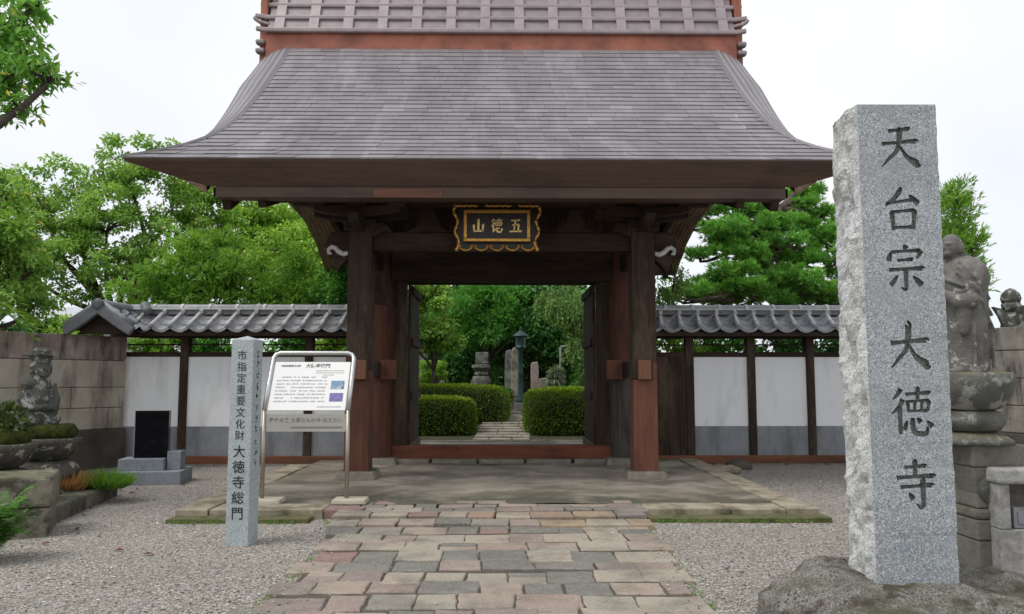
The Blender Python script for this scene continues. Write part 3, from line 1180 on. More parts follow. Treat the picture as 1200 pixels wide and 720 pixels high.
# pillars
def pillar(x, y, w, z0, z1, split, lower, upper, stepped, base=True, rnd=False):
    """a post whose renewed lower part is spliced to the old upper one; the thing is the gate"""
    p = MB()
    if rnd:
        p.lathe([(w / 2, split), (w / 2, z1)], (x, y, 0), 28)
    else:
        p.span((x - w / 2, y - w / 2, split), (x + w / 2, y + w / 2, z1))
    po = p.build('pillar', upper, gate, world=True, bevel=0 if rnd else 0.02, smooth=False)
    l_ = MB()
    e = 0.004
    if rnd:
        l_.lathe([(w / 2 + e, z0), (w / 2 + e, split)], (x, y, 0), 28)
    else:
        l_.span((x - w / 2 - e, y - w / 2 - e, z0), (x + w / 2 + e, y + w / 2 + e, split - 0.002))
        if stepped:
            l_.span((x + stepped * (w / 2 - .07), y - w / 2 - e, split - 0.002), (x + stepped * (w / 2 + e), y + w / 2 + e, split + 0.26))
    l_.build('renewed_foot', lower, po, world=True, bevel=0.012)
    if base:
        b = MB()
        b.box((x, y, PZ + 0.03), (w + 0.26, w + 0.26, 0.14), taper=0.9)
        b.build('base_stone', M['base_stone'], po, world=True, bevel=0.03)
    return po


for sx in (-1, 1):
    pl = pillar(sx * 2.21, 12.3, 0.37, 0.2, 4.0, 1.6 if sx > 0 else 1.75, M['wood_red'] if sx > 0 else M['wood_red_dull'], M['wood_dark'], sx)
    t_ = MB()
    tx = 2.19 if sx > 0 else -2.17
    t_.span((tx - .1, 12.02, 1.6), (tx + .1, 12.11, 1.9))
    t_.build('tenon', M['wood_fresh'], pl, world=True, bevel=0.015)
    pm = pillar(sx * 2.28, 14.45, 0.62, 0.2, 5.6, 2.95 if sx < 0 else 1.62, M['wood_red_dull'] if sx < 0 else M['wood_grey_dark'], M['wood_dark'] if sx < 0 else M['wood_red_dull'], 0, True, True)
    t_ = MB()
    t_.span((sx * 2.02 - .14, 14.0, 1.6), (sx * 2.02 + .14, 14.16, 1.95))
    t_.build('tenon', M['wood_red'], pm, world=True, bevel=0.015)
    pillar(sx * 2.21, 16.7, 0.37, 0.2, 4.0, 1.6, M['wood_red_dull'], M['wood_dark'], 0)
    # jamb and open door leaf
    j_ = MB()
    j_.span((sx * 1.76, 14.42, 0.13), (sx * 1.985, 14.66, 3.6))
    j_.build('jamb', M['wood_dark'], gate, world=True, bevel=0.012)
    d_ = MB()
    for k in range(5):
        d_.span((sx * 1.70, 14.665 + k * .3 if k == 0 else 14.72 + k * .3, 0.30), (sx * 1.755, 14.72 + k * .3 + .294, 3.38))
    leaf_ = d_.build('door_leaf', M['wood_dark'], gate, world=True)
    for zz in (0.36, 1.3, 2.3, 3.28):
        d_ = MB()
        d_.span((sx * 1.655, 14.71, zz - .07), (sx * 1.703, 16.22, zz + .07))
        d_.build('door_rail', M['wood_grey'] if zz < .5 else M['wood_dark_y'], leaf_, world=True, bevel=0.006)
    # side beams from front to rear pillars
    for (za, zb) in ((1.66, 1.9), (3.55, 3.85)):
        for (ya, yb) in ((12.49, 14.13), (14.77, 16.51)):
            b_ = MB()
            b_.span((sx * 2.15, ya, za), (sx * 2.29, yb, zb))
            b_.build('side_beam', M['wood_dark_y'], gate, world=True, bevel=0.01)
    # carved nosing outside the tie beam, white on its curl
    zt = 3.56
    prof_ = [(0.0, 3.9), (0.18, 3.93), (0.36, 3.9), (0.46, 3.78), (0.44, 3.66), (0.36, 3.6), (0.4, 3.52), (0.3, 3.44), (0.26, 3.34), (0.22, 3.28), (0.12, 3.4), (0.0, 3.48)]
    b_ = MB()
    b_.prism([(sx * (2.396 + p[0] * .82), p[1]) for p in prof_], 12.2, 12.4)
    ns = b_.build('carved_nosing', M['wood_dark_x'], gate, world=True, bevel=0.02)
    curl = [(0.0, 3.58), (0.1, 3.56), (0.2, 3.6), (0.28, 3.68), (0.36, 3.7), (0.43, 3.65), (0.42, 3.57), (0.36, 3.57)]
    b_ = MB()
    b_.sweep([(sx * (2.40 + p[0] * .72), 12.17, 3.62 + (p[1] - 3.62) * .8 - .02) for p in curl], [(.05 * math.cos(2 * PI * a / 8), .062 * math.sin(2 * PI * a / 8)) for a in range(8)], (0, 1, 0), True, [.75, .85, .85, .8, .75, .65, .55, .35])
    b_.build('nosing_curl', M['white_paint'], ns, world=True, smooth=True)
    # bracket set on the pillar head
    cap = MB()
    cap.box((sx * 2.21, 12.3, 4.0), (0.5, 0.5, 0.2))
    br = cap.build('bracket_set', M['wood_dark_x'], gate, world=True, bevel=0.03)
    for (yy, ln) in ((12.3, 1.5), (11.85, 1.3)):
        arm = []
        for k in range(9):
            q = -1 + 2 * k / 8
            arm.append((q * ln / 2, 0.09 * q * q))
        poly = [(p[0], 4.08 + p[1] * .9) for p in arm] + [(p[0], 4.24) for p in reversed(arm)]
        b_ = MB()
        b_.prism([(sx * 2.21 + p[0], p[1]) for p in poly], yy - .08, yy + .08)
        b_.build('bracket_arm', M['wood_dark_x'], br, world=True, bevel=0.01)
        for q in (-.6, 0, .6):
            b_ = MB()
            b_.box((sx * 2.21 + q, yy, 4.29), (0.24, 0.22, 0.12), taper=1.25)
            b_.build('bracket_block', M['wood_dark_x'], br, world=True, bevel=0.01)
    b_ = MB()
    b_.prism([(11.45, 4.06), (11.55, 3.96), (11.8, 3.93), (12.08, 3.9), (12.08, 4.1), (11.5, 4.16)], sx * 2.21 - .08, sx * 2.21 + .08, 'YZ')
    b_.build('bracket_arm', M['wood_dark_y'], br, world=True, bevel=0.01)
    # inward carved nosing
    b_ = MB()
    b_.prism([(sx * (2.02 - p[0] * .5), p[1] + .12) for p in [(0, 3.9), (0.3, 3.92), (0.5, 3.86), (0.6, 3.76), (0.42, 3.8), (0.2, 3.74), (0, 3.7)]], 12.1, 12.19)
    b_.build('inner_nosing', M['wood_dark_x'], gate, world=True, bevel=0.01)
for (zc, y0, y1, z0, z1, xa) in ((0, 12.22, 12.38, 3.62, 3.91, 2.03), (0, 16.62, 16.78, 3.62, 3.91, 2.03), (0, 14.25, 14.65, 3.40, 3.98, 2.02)):
    b_ = MB()
    b_.span((-xa, y0, z0), (xa, y1, z1))
    b_.build('lintel' if y0 == 14.25 else 'tie_beam', M['wood_dark_x'], gate, world=True, bevel=0.012)
for (y, z) in ((12.3, 4.43), (11.85, 4.42), (16.7, 4.43), (14.45, 5.9)):
    b_ = MB()
    b_.bar([(-3.3, y, z), (3.3, y, z)], 0.17, 0.17)
    b_.build('purlin', M['wood_dark_x'], gate, world=True, bevel=0.012)
b_ = MB()
for k in range(12):
    b_.span((-2.0 + k * .334, 14.4, 3.985), (-2.0 + k * .334 + .328, 14.46, 5.8))
b_.build('transom_board', M['wood_dark'], gate, world=True)
for k in range(3):
    b_ = MB()
    x = -1.15 + 1.15 * k
    b_.prism([(x - .34, 3.915), (x - .2, 4.0), (x - .1, 4.2), (x - .09, 4.28), (x + .09, 4.28), (x + .1, 4.2), (x + .2, 4.0), (x + .34, 3.915)], 12.22, 12.34)
    b_.build('strut', M['wood_dark_x'], gate, world=True, bevel=0.01)
b_ = MB()
b_.span((-2.03, 14.38, 0.16), (2.03, 14.7, 0.41))
b_.build('threshold', M['wood_red_x'], gate, world=True, bevel=0.015)
for k in range(5):
    b_ = MB()
    b_.box((-1.7 + k * .85, 14.5, 0.13), (0.8, 0.5, 0.1), rz=random.uniform(-.03, .03))
    b_.build('sill_stone', M['base_stone'], gate, world=True, bevel=0.02)
# gable panels close the roof space
for sx in (-1, 1):
    b_ = MB()
    pts = []
    for side in (1, -1):
        seq = [soff(.3 + .7 * i / 10) for i in range(11)]
        pts += [(yside(y, side), z - .02) for y, z in (seq if side > 0 else reversed(seq))]
    b_.prism(pts, sx * 3.04, sx * 3.1, 'YZ')
    b_.build('gable_panel', M['wood_dark'], gate, world=True)

# name plaque
px0, pz1 = at(532, 240, 11.7)
px1, pz0 = at(633, 296, 11.7)
pcx, pcz, pw, ph = (px0 + px1) / 2, (pz0 + pz1) / 2, px1 - px0, pz1 - pz0
plq = thing('name_plaque', 'black name plaque with three gilded characters in a scrolled gold frame under the gate eave', 'plaque', (pcx, 11.7, pcz))
bq = MB()
bq.span((-pw * .36, -.005, -ph * .27), (pw * .36, .05, ph * .36))
bq.build('panel', M['lacquer'], plq)
bq = MB()
bq.span((-pw * .47, .052, -ph * .46), (pw * .47, .08, ph * .46))
bq.build('backing', M['lacquer'], plq)
iw, zt_, zb_ = pw * .385, ph * .385, -ph * .285
for nm, a, b_ in (('inner_frame', (-iw, zt_ - .05), (iw, zt_)), ('inner_frame', (-iw, zb_), (iw, zb_ + .05)), ('inner_frame', (-iw, zb_ + .052), (-iw + .05, zt_ - .052)), ('inner_frame', (iw - .05, zb_ + .052), (iw, zt_ - .052))):
    bq = MB()
    bq.span((a[0], -.05, a[1]), (b_[0], .0, b_[1]))
    bq.build(nm, M['gold'], plq, bevel=0.008)
# scrolled outer frame: notched top bar, wavy sides, cloud scrolls below
for (a, b_) in ((-.5, -.22), (-.14, .165), (.245, .5)):
    bq = MB()
    pts = []
    for i in range(13):
        t = a + (b_ - a) * i / 12
        pts.append((t * pw, -.01, ph * .475 + .008 * math.sin(i * 2.2)))
    bq.sweep(pts, [(.022 * math.cos(2 * PI * k / 8), .022 * math.sin(2 * PI * k / 8)) for k in range(8)], (0, 1, 0), True, [1.15 + .3 * math.sin(i * 2.6) for i in range(13)])
    bq.build('outer_frame', M['gold'], plq, smooth=True)
for sx in (-1, 1):
    bq = MB()
    pts = [(sx * pw * (.485 - .035 * t + .02 * math.sin(t * 14)), -.01, ph * (.47 - .95 * t)) for t in [i / 24 for i in range(25)]]
    bq.tube(pts, [.024 + .006 * math.sin(i * 1.7) for i in range(25)], 8)
    bq.build('outer_frame', M['gold'], plq, smooth=True)
for k in range(5):
    bq = MB()
    c0 = -.36 + .18 * k
    pts = []
    for i in range(13):
        t = -1 + 2 * i / 12
        pts.append(((c0 + .085 * t) * pw, -.01, ph * (-.46 + .08 * t * t)))
    bq.tube(pts, [.008 + .013 * (1 - abs(-1 + 2 * i / 12)) for i in range(13)], 7)
    for sx in (-1, 1):
        q = [((c0 + sx * (.082 - .03 * math.sin(a_))) * pw, -.01, ph * (-.375 + .035 * math.cos(a_) - .02)) for a_ in [j * .5 for j in range(7)]]
        bq.tube(q, [.011 - .001 * j for j in range(7)], 6)
    bq.build('scroll', M['gold'], plq, smooth=True)
for k, ch in enumerate(('mountain', 'virtue', 'five')):
    bq = MB()
    brush_mb(bq, ch, (-.215 + .215 * k) * pw, ph * .05, pw * .15, ph * .29, -.022, -.004, 1.25)
    bq.build('character', M['gold_pale'], plq)
for sx in (-1, 1):
    bq = MB()
    bq.bar([(sx * .45, .065, ph * .45), (sx * .45, .2, ph * .45 + .1)], .03, .03)
    bq.build('hanger', M['lacquer'], plq)
# ------------------------------------------------------------------ plaster walls with tiled roofs
M['plaster'] = stone('white plaster', (0.90, 0.905, 0.92), (0.94, 0.945, 0.95), 1.5, stain=(0.7, 0.695, 0.68), stain_scale=3.5, stain_at=(0.52, 0.76), bump=0.1, bdist=0.004, streak=True)
M['dado'] = stone('grey cement dado', (0.235, 0.245, 0.265), (0.31, 0.32, 0.34), 3, stain=(0.16, 0.16, 0.155), stain_scale=3, stain_at=(0.48, 0.72), bump=0.2, bdist=0.005, streak=True)
M['tile'] = stone('grey roof tile', (0.19, 0.2, 0.215), (0.34, 0.345, 0.36), 3.5, stain=(0.44, 0.44, 0.43), stain_scale=7, stain_at=(0.55, 0.75), rough=0.5, bump=0.2)
M['tile_pale'] = stone('mortar-white tile with highlight', (0.42, 0.42, 0.41), (0.62, 0.61, 0.58), 9, stain=(0.25, 0.25, 0.25), stain_scale=12, stain_at=(0.52, 0.7), rough=0.6, bump=0.3)
M['tile_dark'] = stone('dark tile', (0.10, 0.105, 0.115), (0.19, 0.195, 0.205), 5, rough=0.5, bump=0.2)
M['foot_stone'] = stone('wall foot stone', (0.13, 0.12, 0.1), (0.25, 0.235, 0.2), 4, moss=(0.06, 0.06, 0.03))

WY = 15.05


def tile_field(mb, x0, x1, ye, ze, yr, zr, pitch, courses):
    """pan tiles: an S wave along x, stepped at every course; side = sign of slope"""
    n = int(round((x1 - x0) / pitch))
    pitch = (x1 - x0) / n
    per = 10
    def wave(q):
        q = q % 1.0
        # a broad pan rising into a narrow roll
        return 0.075 * (0.5 + 0.5 * math.cos(2 * PI * q)) ** 2.2 - 0.03 * math.sin(PI * q) ** 2
    for c in range(courses):
        a, b = c / courses, (c + 1) / courses
        vs = []
        for i in range(n * per + 1):
            q = i / per
            x = x0 + q * pitch
            w = wave(q + 0.0)
            sag = 0.02 * math.sin(PI * (q % 1))
            for t, lift in ((a, 0.028), (b + .03, -0.004)):
                vs.append((x + (t - a) * .05, ye + (yr - ye) * t + (sag if lift > 0 and c == 0 else 0), ze + (zr - ze) * t + w + lift))
            vs.append((x, ye + (yr - ye) * a + .004 + (sag if c == 0 else 0), ze + (zr - ze) * a + w - 0.02))
        fs = []
        for i in range(n * per):
            k = 3 * i
            fs += [(k, k + 3, k + 4, k + 1), (k, k + 2, k + 5, k + 3)]
        mb.add(vs, fs)
    return n, pitch


def plaster_wall(label, x0, x1, posts, mirror):
    w = thing('plaster_wall', label, 'wall', ((x0 + x1) / 2, WY, 0), group='white plaster walls beside the gate')
    b = MB()
    b.span((x0, WY - .05, 0.72), (x1, WY + .05, 2.03))
    b.build('plaster', M['plaster'], w, world=True)
    b = MB()
    b.span((x0, WY - .055, 0.16), (x1, WY + .055, 0.718))
    b.build('dado', M['dado'], w, world=True)
    b = MB()
    b.span((x0, WY - .12, 0.03), (x1, WY + .12, 0.175))
    b.build('base_rail', M['wood_orange_x'], w, world=True, bevel=0.012)
    x = x0
    while x < x1 - .1:
        l = min(random.uniform(.5, .95), x1 - x)
        b = MB()
        b.box((x + l / 2, WY - .02 + random.uniform(-.03, .03), -.015), (l - .015, .42, .1), rz=random.uniform(-.015, .015))
        b.build('foot_stone', M['foot_stone'], w, world=True, bevel=0.02)
        x += l
    for px in posts:
        b = MB()
        b.span((px - .075, WY - .1, 0.177), (px + .075, WY + .1, 2.42))
        b.build('post', M['wood_dark'], w, world=True, bevel=0.008)
    for nm, z0, z1, dy, m in (('top_rail', 2.032, 2.12, .08, 'wood_dark_x'), ('upper_rail', 2.25, 2.275, .03, 'wood_dark_x'), ('wall_plate', 2.40, 2.52, .1, 'wood_dark_x')):
        b = MB()
        b.span((x0, WY - dy, z0), (x1, WY + dy, z1))
        b.build(nm, M[m], w, world=True, bevel=0.006)
    for sy in (-1, 1):
        b = MB()
        b.span((x0, WY + sy * .5 - .035, 2.405), (x1, WY + sy * .5 + .035, 2.49))
        b.build('eave_board', M['wood_dark_x'], w, world=True, bevel=0.006)
    b = MB()
    n_r = int((x1 - x0) / .3)
    b.add([(x0, WY - .52, 2.495), (x1, WY - .52, 2.495), (x1, WY, 2.80), (x0, WY, 2.80), (x0, WY + .52, 2.495), (x1, WY + .52, 2.495)], [(0, 1, 2, 3), (3, 2, 5, 4)])
    b.build('roof_boarding', M['wood_dark_x'], w, world=True)
    t = MB()
    tile_field(t, x0, x1, WY - .58, 2.51, WY - .02, 2.87, 0.345, 3)
    tile_field(t, x0, x1, WY + .58, 2.51, WY + .02, 2.87, 0.345, 3)
    roof_ = t.build('tiled_roof', M['tile'], w, world=True, fix=False, smooth=False)
    n = int(round((x1 - x0) / .345))
    pt = (x1 - x0) / n
    rol, ed = MB(), MB()
    for i in range(n + 1):
        x = x0 + i * pt
        for sy in (-1, 1):
            # the roll of each column of tiles, pale as mortar-white edge and painted highlight, with its round end at the eave
            rol.tube([(x - .015, WY + sy * .595, 2.585), (x + .0, WY + sy * .4, 2.70), (x + .03, WY + sy * .16, 2.85)], [.044, .039, .036], 8)
            ed.ell((x - .015, WY + sy * .605, 2.585), (.044, .02, .044), 10)
            # drooping lip of the pan between the rolls
            q = [(x + pt * k / 8, WY + sy * (.592 - .0 * math.sin(PI * k / 8)), 2.562 - .075 * math.sin(PI * k / 8)) for k in range(9)]
            ed.bar(q, .02, .045)
    rol.build('roof_roll', M['tile_pale'], roof_, world=True, smooth=True, fix=False)['kind'] = 'stuff'
    ed.build('eave_tile_edge', M['tile'], roof_, world=True, smooth=False, fix=False)['kind'] = 'stuff'
    # ridge: a knobbed course, flat courses and a rounded cap in pieces
    r = MB()
    r.span((x0, WY - .15, 2.83), (x1, WY + .15, 2.915))
    rg_ = r.build('ridge_course', M['tile_dark'], roof_, world=True)
    r = MB()
    for i in range(n + 1):
        x = x0 + i * pt
        for sy in (-1, 1):
            r.tube([(x + .05, WY + sy * .12, 2.895), (x + .05, WY + sy * .2, 2.865)], [.042, .042], 8)
    r.build('ridge_knob', M['tile_pale'], rg_, world=True, fix=False)['kind'] = 'stuff'
    r = MB()
    r.span((x0, WY - .17, 2.917), (x1, WY + .17, 2.945))
    r.build('mortar_course', M['tile_pale'], roof_, world=True, bevel=.008)
    r = MB()
    x = x0
    jt = MB()
    while x < x1 - .05:
        l = min(.52, x1 - x)
        prof_ = [(.125 * math.cos(PI * k / 8), .085 * math.sin(PI * k / 8)) for k in range(9)]
        r.sweep([(x + .012, WY, 2.947), (x + l - .012, WY, 2.947)], prof_)
        jt.sweep([(x + l - .03, WY, 2.947), (x + l + .03, WY, 2.947)], [(p[0] * 1.12, p[1] * 1.15) for p in prof_])
        x += l
    r.build('ridge_cap', M['tile'], roof_, world=True, fix=False)
    jt.build('ridge_cap_joint', M['tile_pale'], roof_, world=True, fix=False)['kind'] = 'stuff'
    return w, roof_


XL = at(154, 450, WY)[0]
lp = [at(u, 470, WY)[0] for u in (216, 289, 362)]
wl, wl_roof = plaster_wall('white plaster wall with tiled roof that ends in a gable wing above the block wall', XL - .1, -2.62, lp + [-2.7], False)
rp = [at(u, 470, WY)[0] for u in (808, 880, 949)] + [at(1018, 470, WY)[0], at(1030, 470, WY)[0]]
wr, wr_roof = plaster_wall('white plaster wall with tiled roof and a dark board panel next to the gate', 2.62, 7.25, rp[:4] + [2.7], True)
b = MB()
for k in range(4):
    b.span((2.775 + k * .2, WY - .085, .18), (2.775 + k * .2 + .195, WY - .052, 2.03))
b.build('board_panel', M['wood_dark'], wr, world=True)
# the short wing of the left roof, its gable to the front
WX = XL - .06
wing = MB()
for sx in (-1, 1):
    for i in range(8):
        pass
    # boarding and tiles of the wing, eaves to left and right
    wing.add([(WX, 13.85, 2.86), (WX, 15.3, 2.86), (WX + sx * .52, 15.3, 2.5), (WX + sx * .52, 13.85, 2.46)], [(0, 1, 2, 3)])
wing.build('wing_boarding', M['wood_dark_y'], wl, world=True)
wing = MB()
for sx in (-1, 1):
    for c in range(3):
        a, b_ = c / 3, (c + 1) / 3
        vs = []
        for i in range(41):
            q = i / 10
            y = 13.85 + 1.45 * i / 40
            ww = .06 * (0.5 + 0.5 * math.cos(2 * PI * q)) ** 2.2 - .02
            for t, l in ((a, .045), (b_ + .03, .012)):
                vs.append((WX + sx * (.55 - .53 * t), y, 2.47 + .42 * t + ww + l))
        wing.add(vs, [(2 * i, 2 * i + 2, 2 * i + 3, 2 * i + 1) for i in range(40)])
wing.build('wing_tiles', M['tile'], wl_roof, world=True, fix=False)
for sx in (-1, 1):
    b = MB()
    b.bar([(WX + sx * .59, 13.86, 2.44), (WX + sx * .3, 13.84, 2.63), (WX + sx * .02, 13.82, 2.84)], .1, .17)
    b.build('gable_board', M['tile_dark'], wl_roof, world=True, bevel=.02)
    b = MB()
    b.tube([(WX + sx * .6, 13.86, 2.56), (WX + sx * .3, 13.86, 2.76), (WX + sx * .04, 13.86, 2.95)], .05, 8)
    b.build('gable_roll', M['tile'], wl_roof, world=True, smooth=True)
b = MB()
b.prism([(WX - .46, 2.40), (WX + .46, 2.40), (WX, 2.76)], 14.0, 14.04)
b.build('gable_panel', M['wood_dark_x'], wl, world=True)
b = MB()
b.sweep([(WX, 13.86, 2.92), (WX, 15.25, 2.94)], [(.095 * math.cos(2 * PI * k / 12), .09 * math.sin(2 * PI * k / 12)) for k in range(12)])
b.build('wing_ridge', M['tile'], wl_roof, world=True, smooth=True)
b = MB()
b.lathe([(.02, -.05), (.09, -.05), (.105, 0), (.09, .05), (.04, .06)], (0, 0, 0), 18)
b.v = [(WX + p[0], 13.8 + p[2], 2.92 + p[1]) for p in b.v]
b.build('end_tile', M['tile_dark'], wl_roof, world=True, smooth=True)
b = MB()
for k in range(4):
    b.ell((WX + .3 + .12 * k * .5, 14.95 - .1 * k, 3.0 - .04 * k), (.09, .09, .08), 10)
b.build('ridge_ornament', M['tile_dark'], wl_roof, world=True, smooth=True)

# ------------------------------------------------------------------ weathered block walls
M['block'] = stone('weathered soft stone block', (0.36, 0.325, 0.265), (0.54, 0.495, 0.41), 1.6, stain=(0.10, 0.082, 0.068), stain_scale=2.4, stain_at=(0.48, 0.7), speck=None, bump=0.6, bdist=0.02, bscale=12, streak=True)
M['block_top'] = stone('rust-stained soft stone block', (0.25, 0.19, 0.16), (0.44, 0.37, 0.32), 2, stain=(0.06, 0.046, 0.042), stain_scale=4, stain_at=(0.44, 0.66), moss=(0.07, 0.085, 0.03), bump=0.7, bdist=0.02, bscale=12, streak=True)
M['block_base'] = stone('black damp plinth stone', (0.05, 0.045, 0.038), (0.12, 0.105, 0.085), 2, moss=(0.06, 0.07, 0.03), bump=0.8, bdist=0.03, bscale=8)

M['block_right'] = stone('grey lichened block', (0.16, 0.145, 0.125), (0.32, 0.295, 0.255), 2.5, stain=(0.055, 0.048, 0.042), stain_scale=3.5, stain_at=(.48, .64), moss=(.1, .11, .04), bump=.8, bdist=.02, bscale=12, streak=True)


def block_wall(name, label, A, B, levels, thick, mats, seed):
    rr = random.Random(seed)
    A, B = Vector(A), Vector(B)
    d = B - A
    L = d.length
    rz = math.atan2(d.y, d.x)
    w = thing(name, label, 'wall', (A.x, A.y, 0), rz)
    c = MB()
    c.span((.02, .03, levels[0]), (L - .02, thick - .03, levels[-1] - .03))
    c.build('mortar_core', M['block_base'], w)
    for i in range(len(levels) - 1):
        z0, z1 = levels[i], levels[i + 1]
        c = MB()
        x = 0
        while x < L - .01:
            l = min(rr.uniform(2.0, 3.0), L - x)
            if L - x - l < .9:
                l = L - x
            c.box((x + l / 2, thick / 2 * (1 if rz is not None else 1), (z0 + z1) / 2), (l - .008, thick + (0.16 if i == 0 else rr.uniform(-.012, .012)), z1 - z0 - .008))
            x += l
        m = mats[0] if i == 0 else (mats[2] if i == len(levels) - 2 else mats[1])
        o = c.build('plinth' if i == 0 else ('coping_course' if i == len(levels) - 2 else 'block_course'), m, w, bevel=.014)
    return w


# left wall runs from the corner with the plaster wall forwards and outwards
cz = [-0.1, 0.70, 1.09, 1.46, 1.95, 2.40]
block_wall('stone_wall', 'weathered brown stone block wall behind the seated statue, meeting the white plaster wall', (-9.7, 10.3), (-7.06, 14.9), cz, .4, (M['block_base'], M['block'], M['block_top']), 3)
block_wall('stone_wall', 'dark stone block wall behind the standing monk statue and stone altar', (7.3, 13.9), (8.55, 10.1), [-0.1, .78, 1.2, 1.62, 2.05, 2.42], .45, (M['block_base'], M['block_right'], M['block_right']), 5)

# ------------------------------------------------------------------ the tall stone post
M['granite'] = stone('dressed grey granite', (0.27, 0.295, 0.315), (0.37, 0.395, 0.41), 2.2, speck=(150, (0.17, 0.185, 0.2), (0.56, 0.57, 0.57)), stain=(0.25, 0.27, 0.285), stain_scale=1.6, stain_at=(0.5, 0.75), rough=0.7, bump=0.12, bdist=0.004, bscale=90)
M['granite_rough'] = stone('split grey granite', (0.46, 0.47, 0.46), (0.66, 0.67, 0.65), 3, speck=(140, (0.33, 0.33, 0.32), (0.76, 0.76, 0.74)), stain=(0.27, 0.265, 0.25), stain_scale=4, stain_at=(0.55, 0.72), rough=0.85, bump=0.9, bdist=0.03, bscale=22)
M['groove'] = stone('groove granite with painted shade', (0.1, 0.11, 0.1), (0.175, 0.19, 0.175), 14, speck=(160, (0.07, 0.075, 0.07), (0.28, 0.29, 0.27)), rough=0.9, bump=0.4)  # darker than the shaft: shadow in the cuts painted as dark stone

PXC, PYC = at(1057, 676, 5.2)[0], 5.2
PZ0, PZ1 = 0.24, at(1054, 121, 4.96)[1]
PW, PD = 0.512, 0.44
post = thing('inscribed_stone_post', 'very tall grey granite post carved with six large characters, standing on a boulder', 'stone post', (PXC, PYC, 0), R(-2.2))
hw, hd = PW / 2, PD / 2
b = MB()
NZ, NS = 90, 14
rows_ = [PZ0 + (PZ1 - PZ0) * i / NZ for i in range(NZ + 1)]
def chip(z, k, a):
    return a * abs(noise.noise((z * 9, k, 0))) + a * .6 * abs(noise.noise((z * 31, k, 2)))
ringpts = []
for i, z in enumerate(rows_):
    ring = []
    # front face, left edge sharp, right edge chipped
    ring.append((-hw + chip(z, 1, .004), -hd))
    ring.append((hw - chip(z, 3, .012), -hd + chip(z, 3, .006)))
    for k in range(1, NS):
        y = -hd + PD * k / NS
        q = .022 * noise.noise((z * 4, y * 6, 9)) + .01 * noise.noise((z * 14, y * 16, 4))
        ring.append((hw + q, y))
    ring.append((hw - .01, hd))
    for k in range(1, 5):
        ring.append((hw - PW * k / 5, hd + .03 * noise.noise((z * 3, k, 5))))
    ring.append((-hw + .01 + .0, hd))
    for k in range(1, NS):
        y = hd - PD * k / NS
        env = min(1, (k) / 2, (NS - k) / 2)
        q = env * (.05 * noise.noise((z * 3.2, y * 7, 1)) + .032 * noise.noise((z * 9, y * 15, 2)) + .016 * noise.noise((z * 24, y * 34, 7)))
        ring.append((-hw - .012 * env + q, y))
    ringpts.append(ring)
K = len(ringpts[0])
vs = []
for ring, z in zip(ringpts, rows_):
    for (x, y) in ring:
        zz = z
        if z == rows_[-1]:
            zz += .012 * noise.noise((x * 8, y * 8, 3)) - .035 * max(0, (y + hd) / PD)
        vs.append((x, y, zz))
fs, mi = [], []
for i in range(NZ):
    for j in range(K):
        a, c = i * K + j, i * K + (j + 1) % K
        fs.append((a, c, c + K, a + K))
        mi.append(0 if j == 0 else 1)
fs.append(tuple(range(K - 1, -1, -1)))
fs.append(tuple(NZ * K + j for j in range(K)))
mi += [1, 1]
b.add(vs, fs)
b.mi = mi
shaft = b.build('shaft', [M['granite'], M['granite_rough'], M['groove']], post)
cut = MB()
CH = [('heaven', 172), ('terrace', 245), ('school', 314), ('great', 407), ('virtue', 483), ('temple', 568)]
spots = []
for ch, v in CH:
    fx, fz = at(1054 + (v - 120) * .0385, v, PYC - hd)
    spots.append((ch, fz))
    brush_mb(cut, ch, 0.012, fz, .28, .305, -hd - .03, -hd + .024, 1.16)
cutter = cut.build('cutter', M['groove'], post)
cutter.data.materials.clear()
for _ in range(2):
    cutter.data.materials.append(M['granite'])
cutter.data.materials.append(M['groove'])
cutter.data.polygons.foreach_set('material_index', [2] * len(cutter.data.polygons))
bo = shaft.modifiers.new('carving', 'BOOLEAN')
bo.operation = 'DIFFERENCE'
bo.solver = 'EXACT'
bo.use_self = True
bo.object = cutter
dg = bpy.context.evaluated_depsgraph_get()
nm_ = bpy.data.meshes.new_from_object(shaft.evaluated_get(dg))
shaft.modifiers.clear()
if len(nm_.polygons) > 500:
    shaft.data = nm_
bpy.data.objects.remove(cutter)
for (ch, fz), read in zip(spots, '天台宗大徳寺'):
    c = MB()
    brush_mb(c, ch, 0.012, fz, .28, .305, -hd + .0222, -hd + .034, 1.17)  # inlay at the groove bottom, its dark colour adding the groove's shade
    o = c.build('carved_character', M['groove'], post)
    o['label'] = 'carved character ' + read

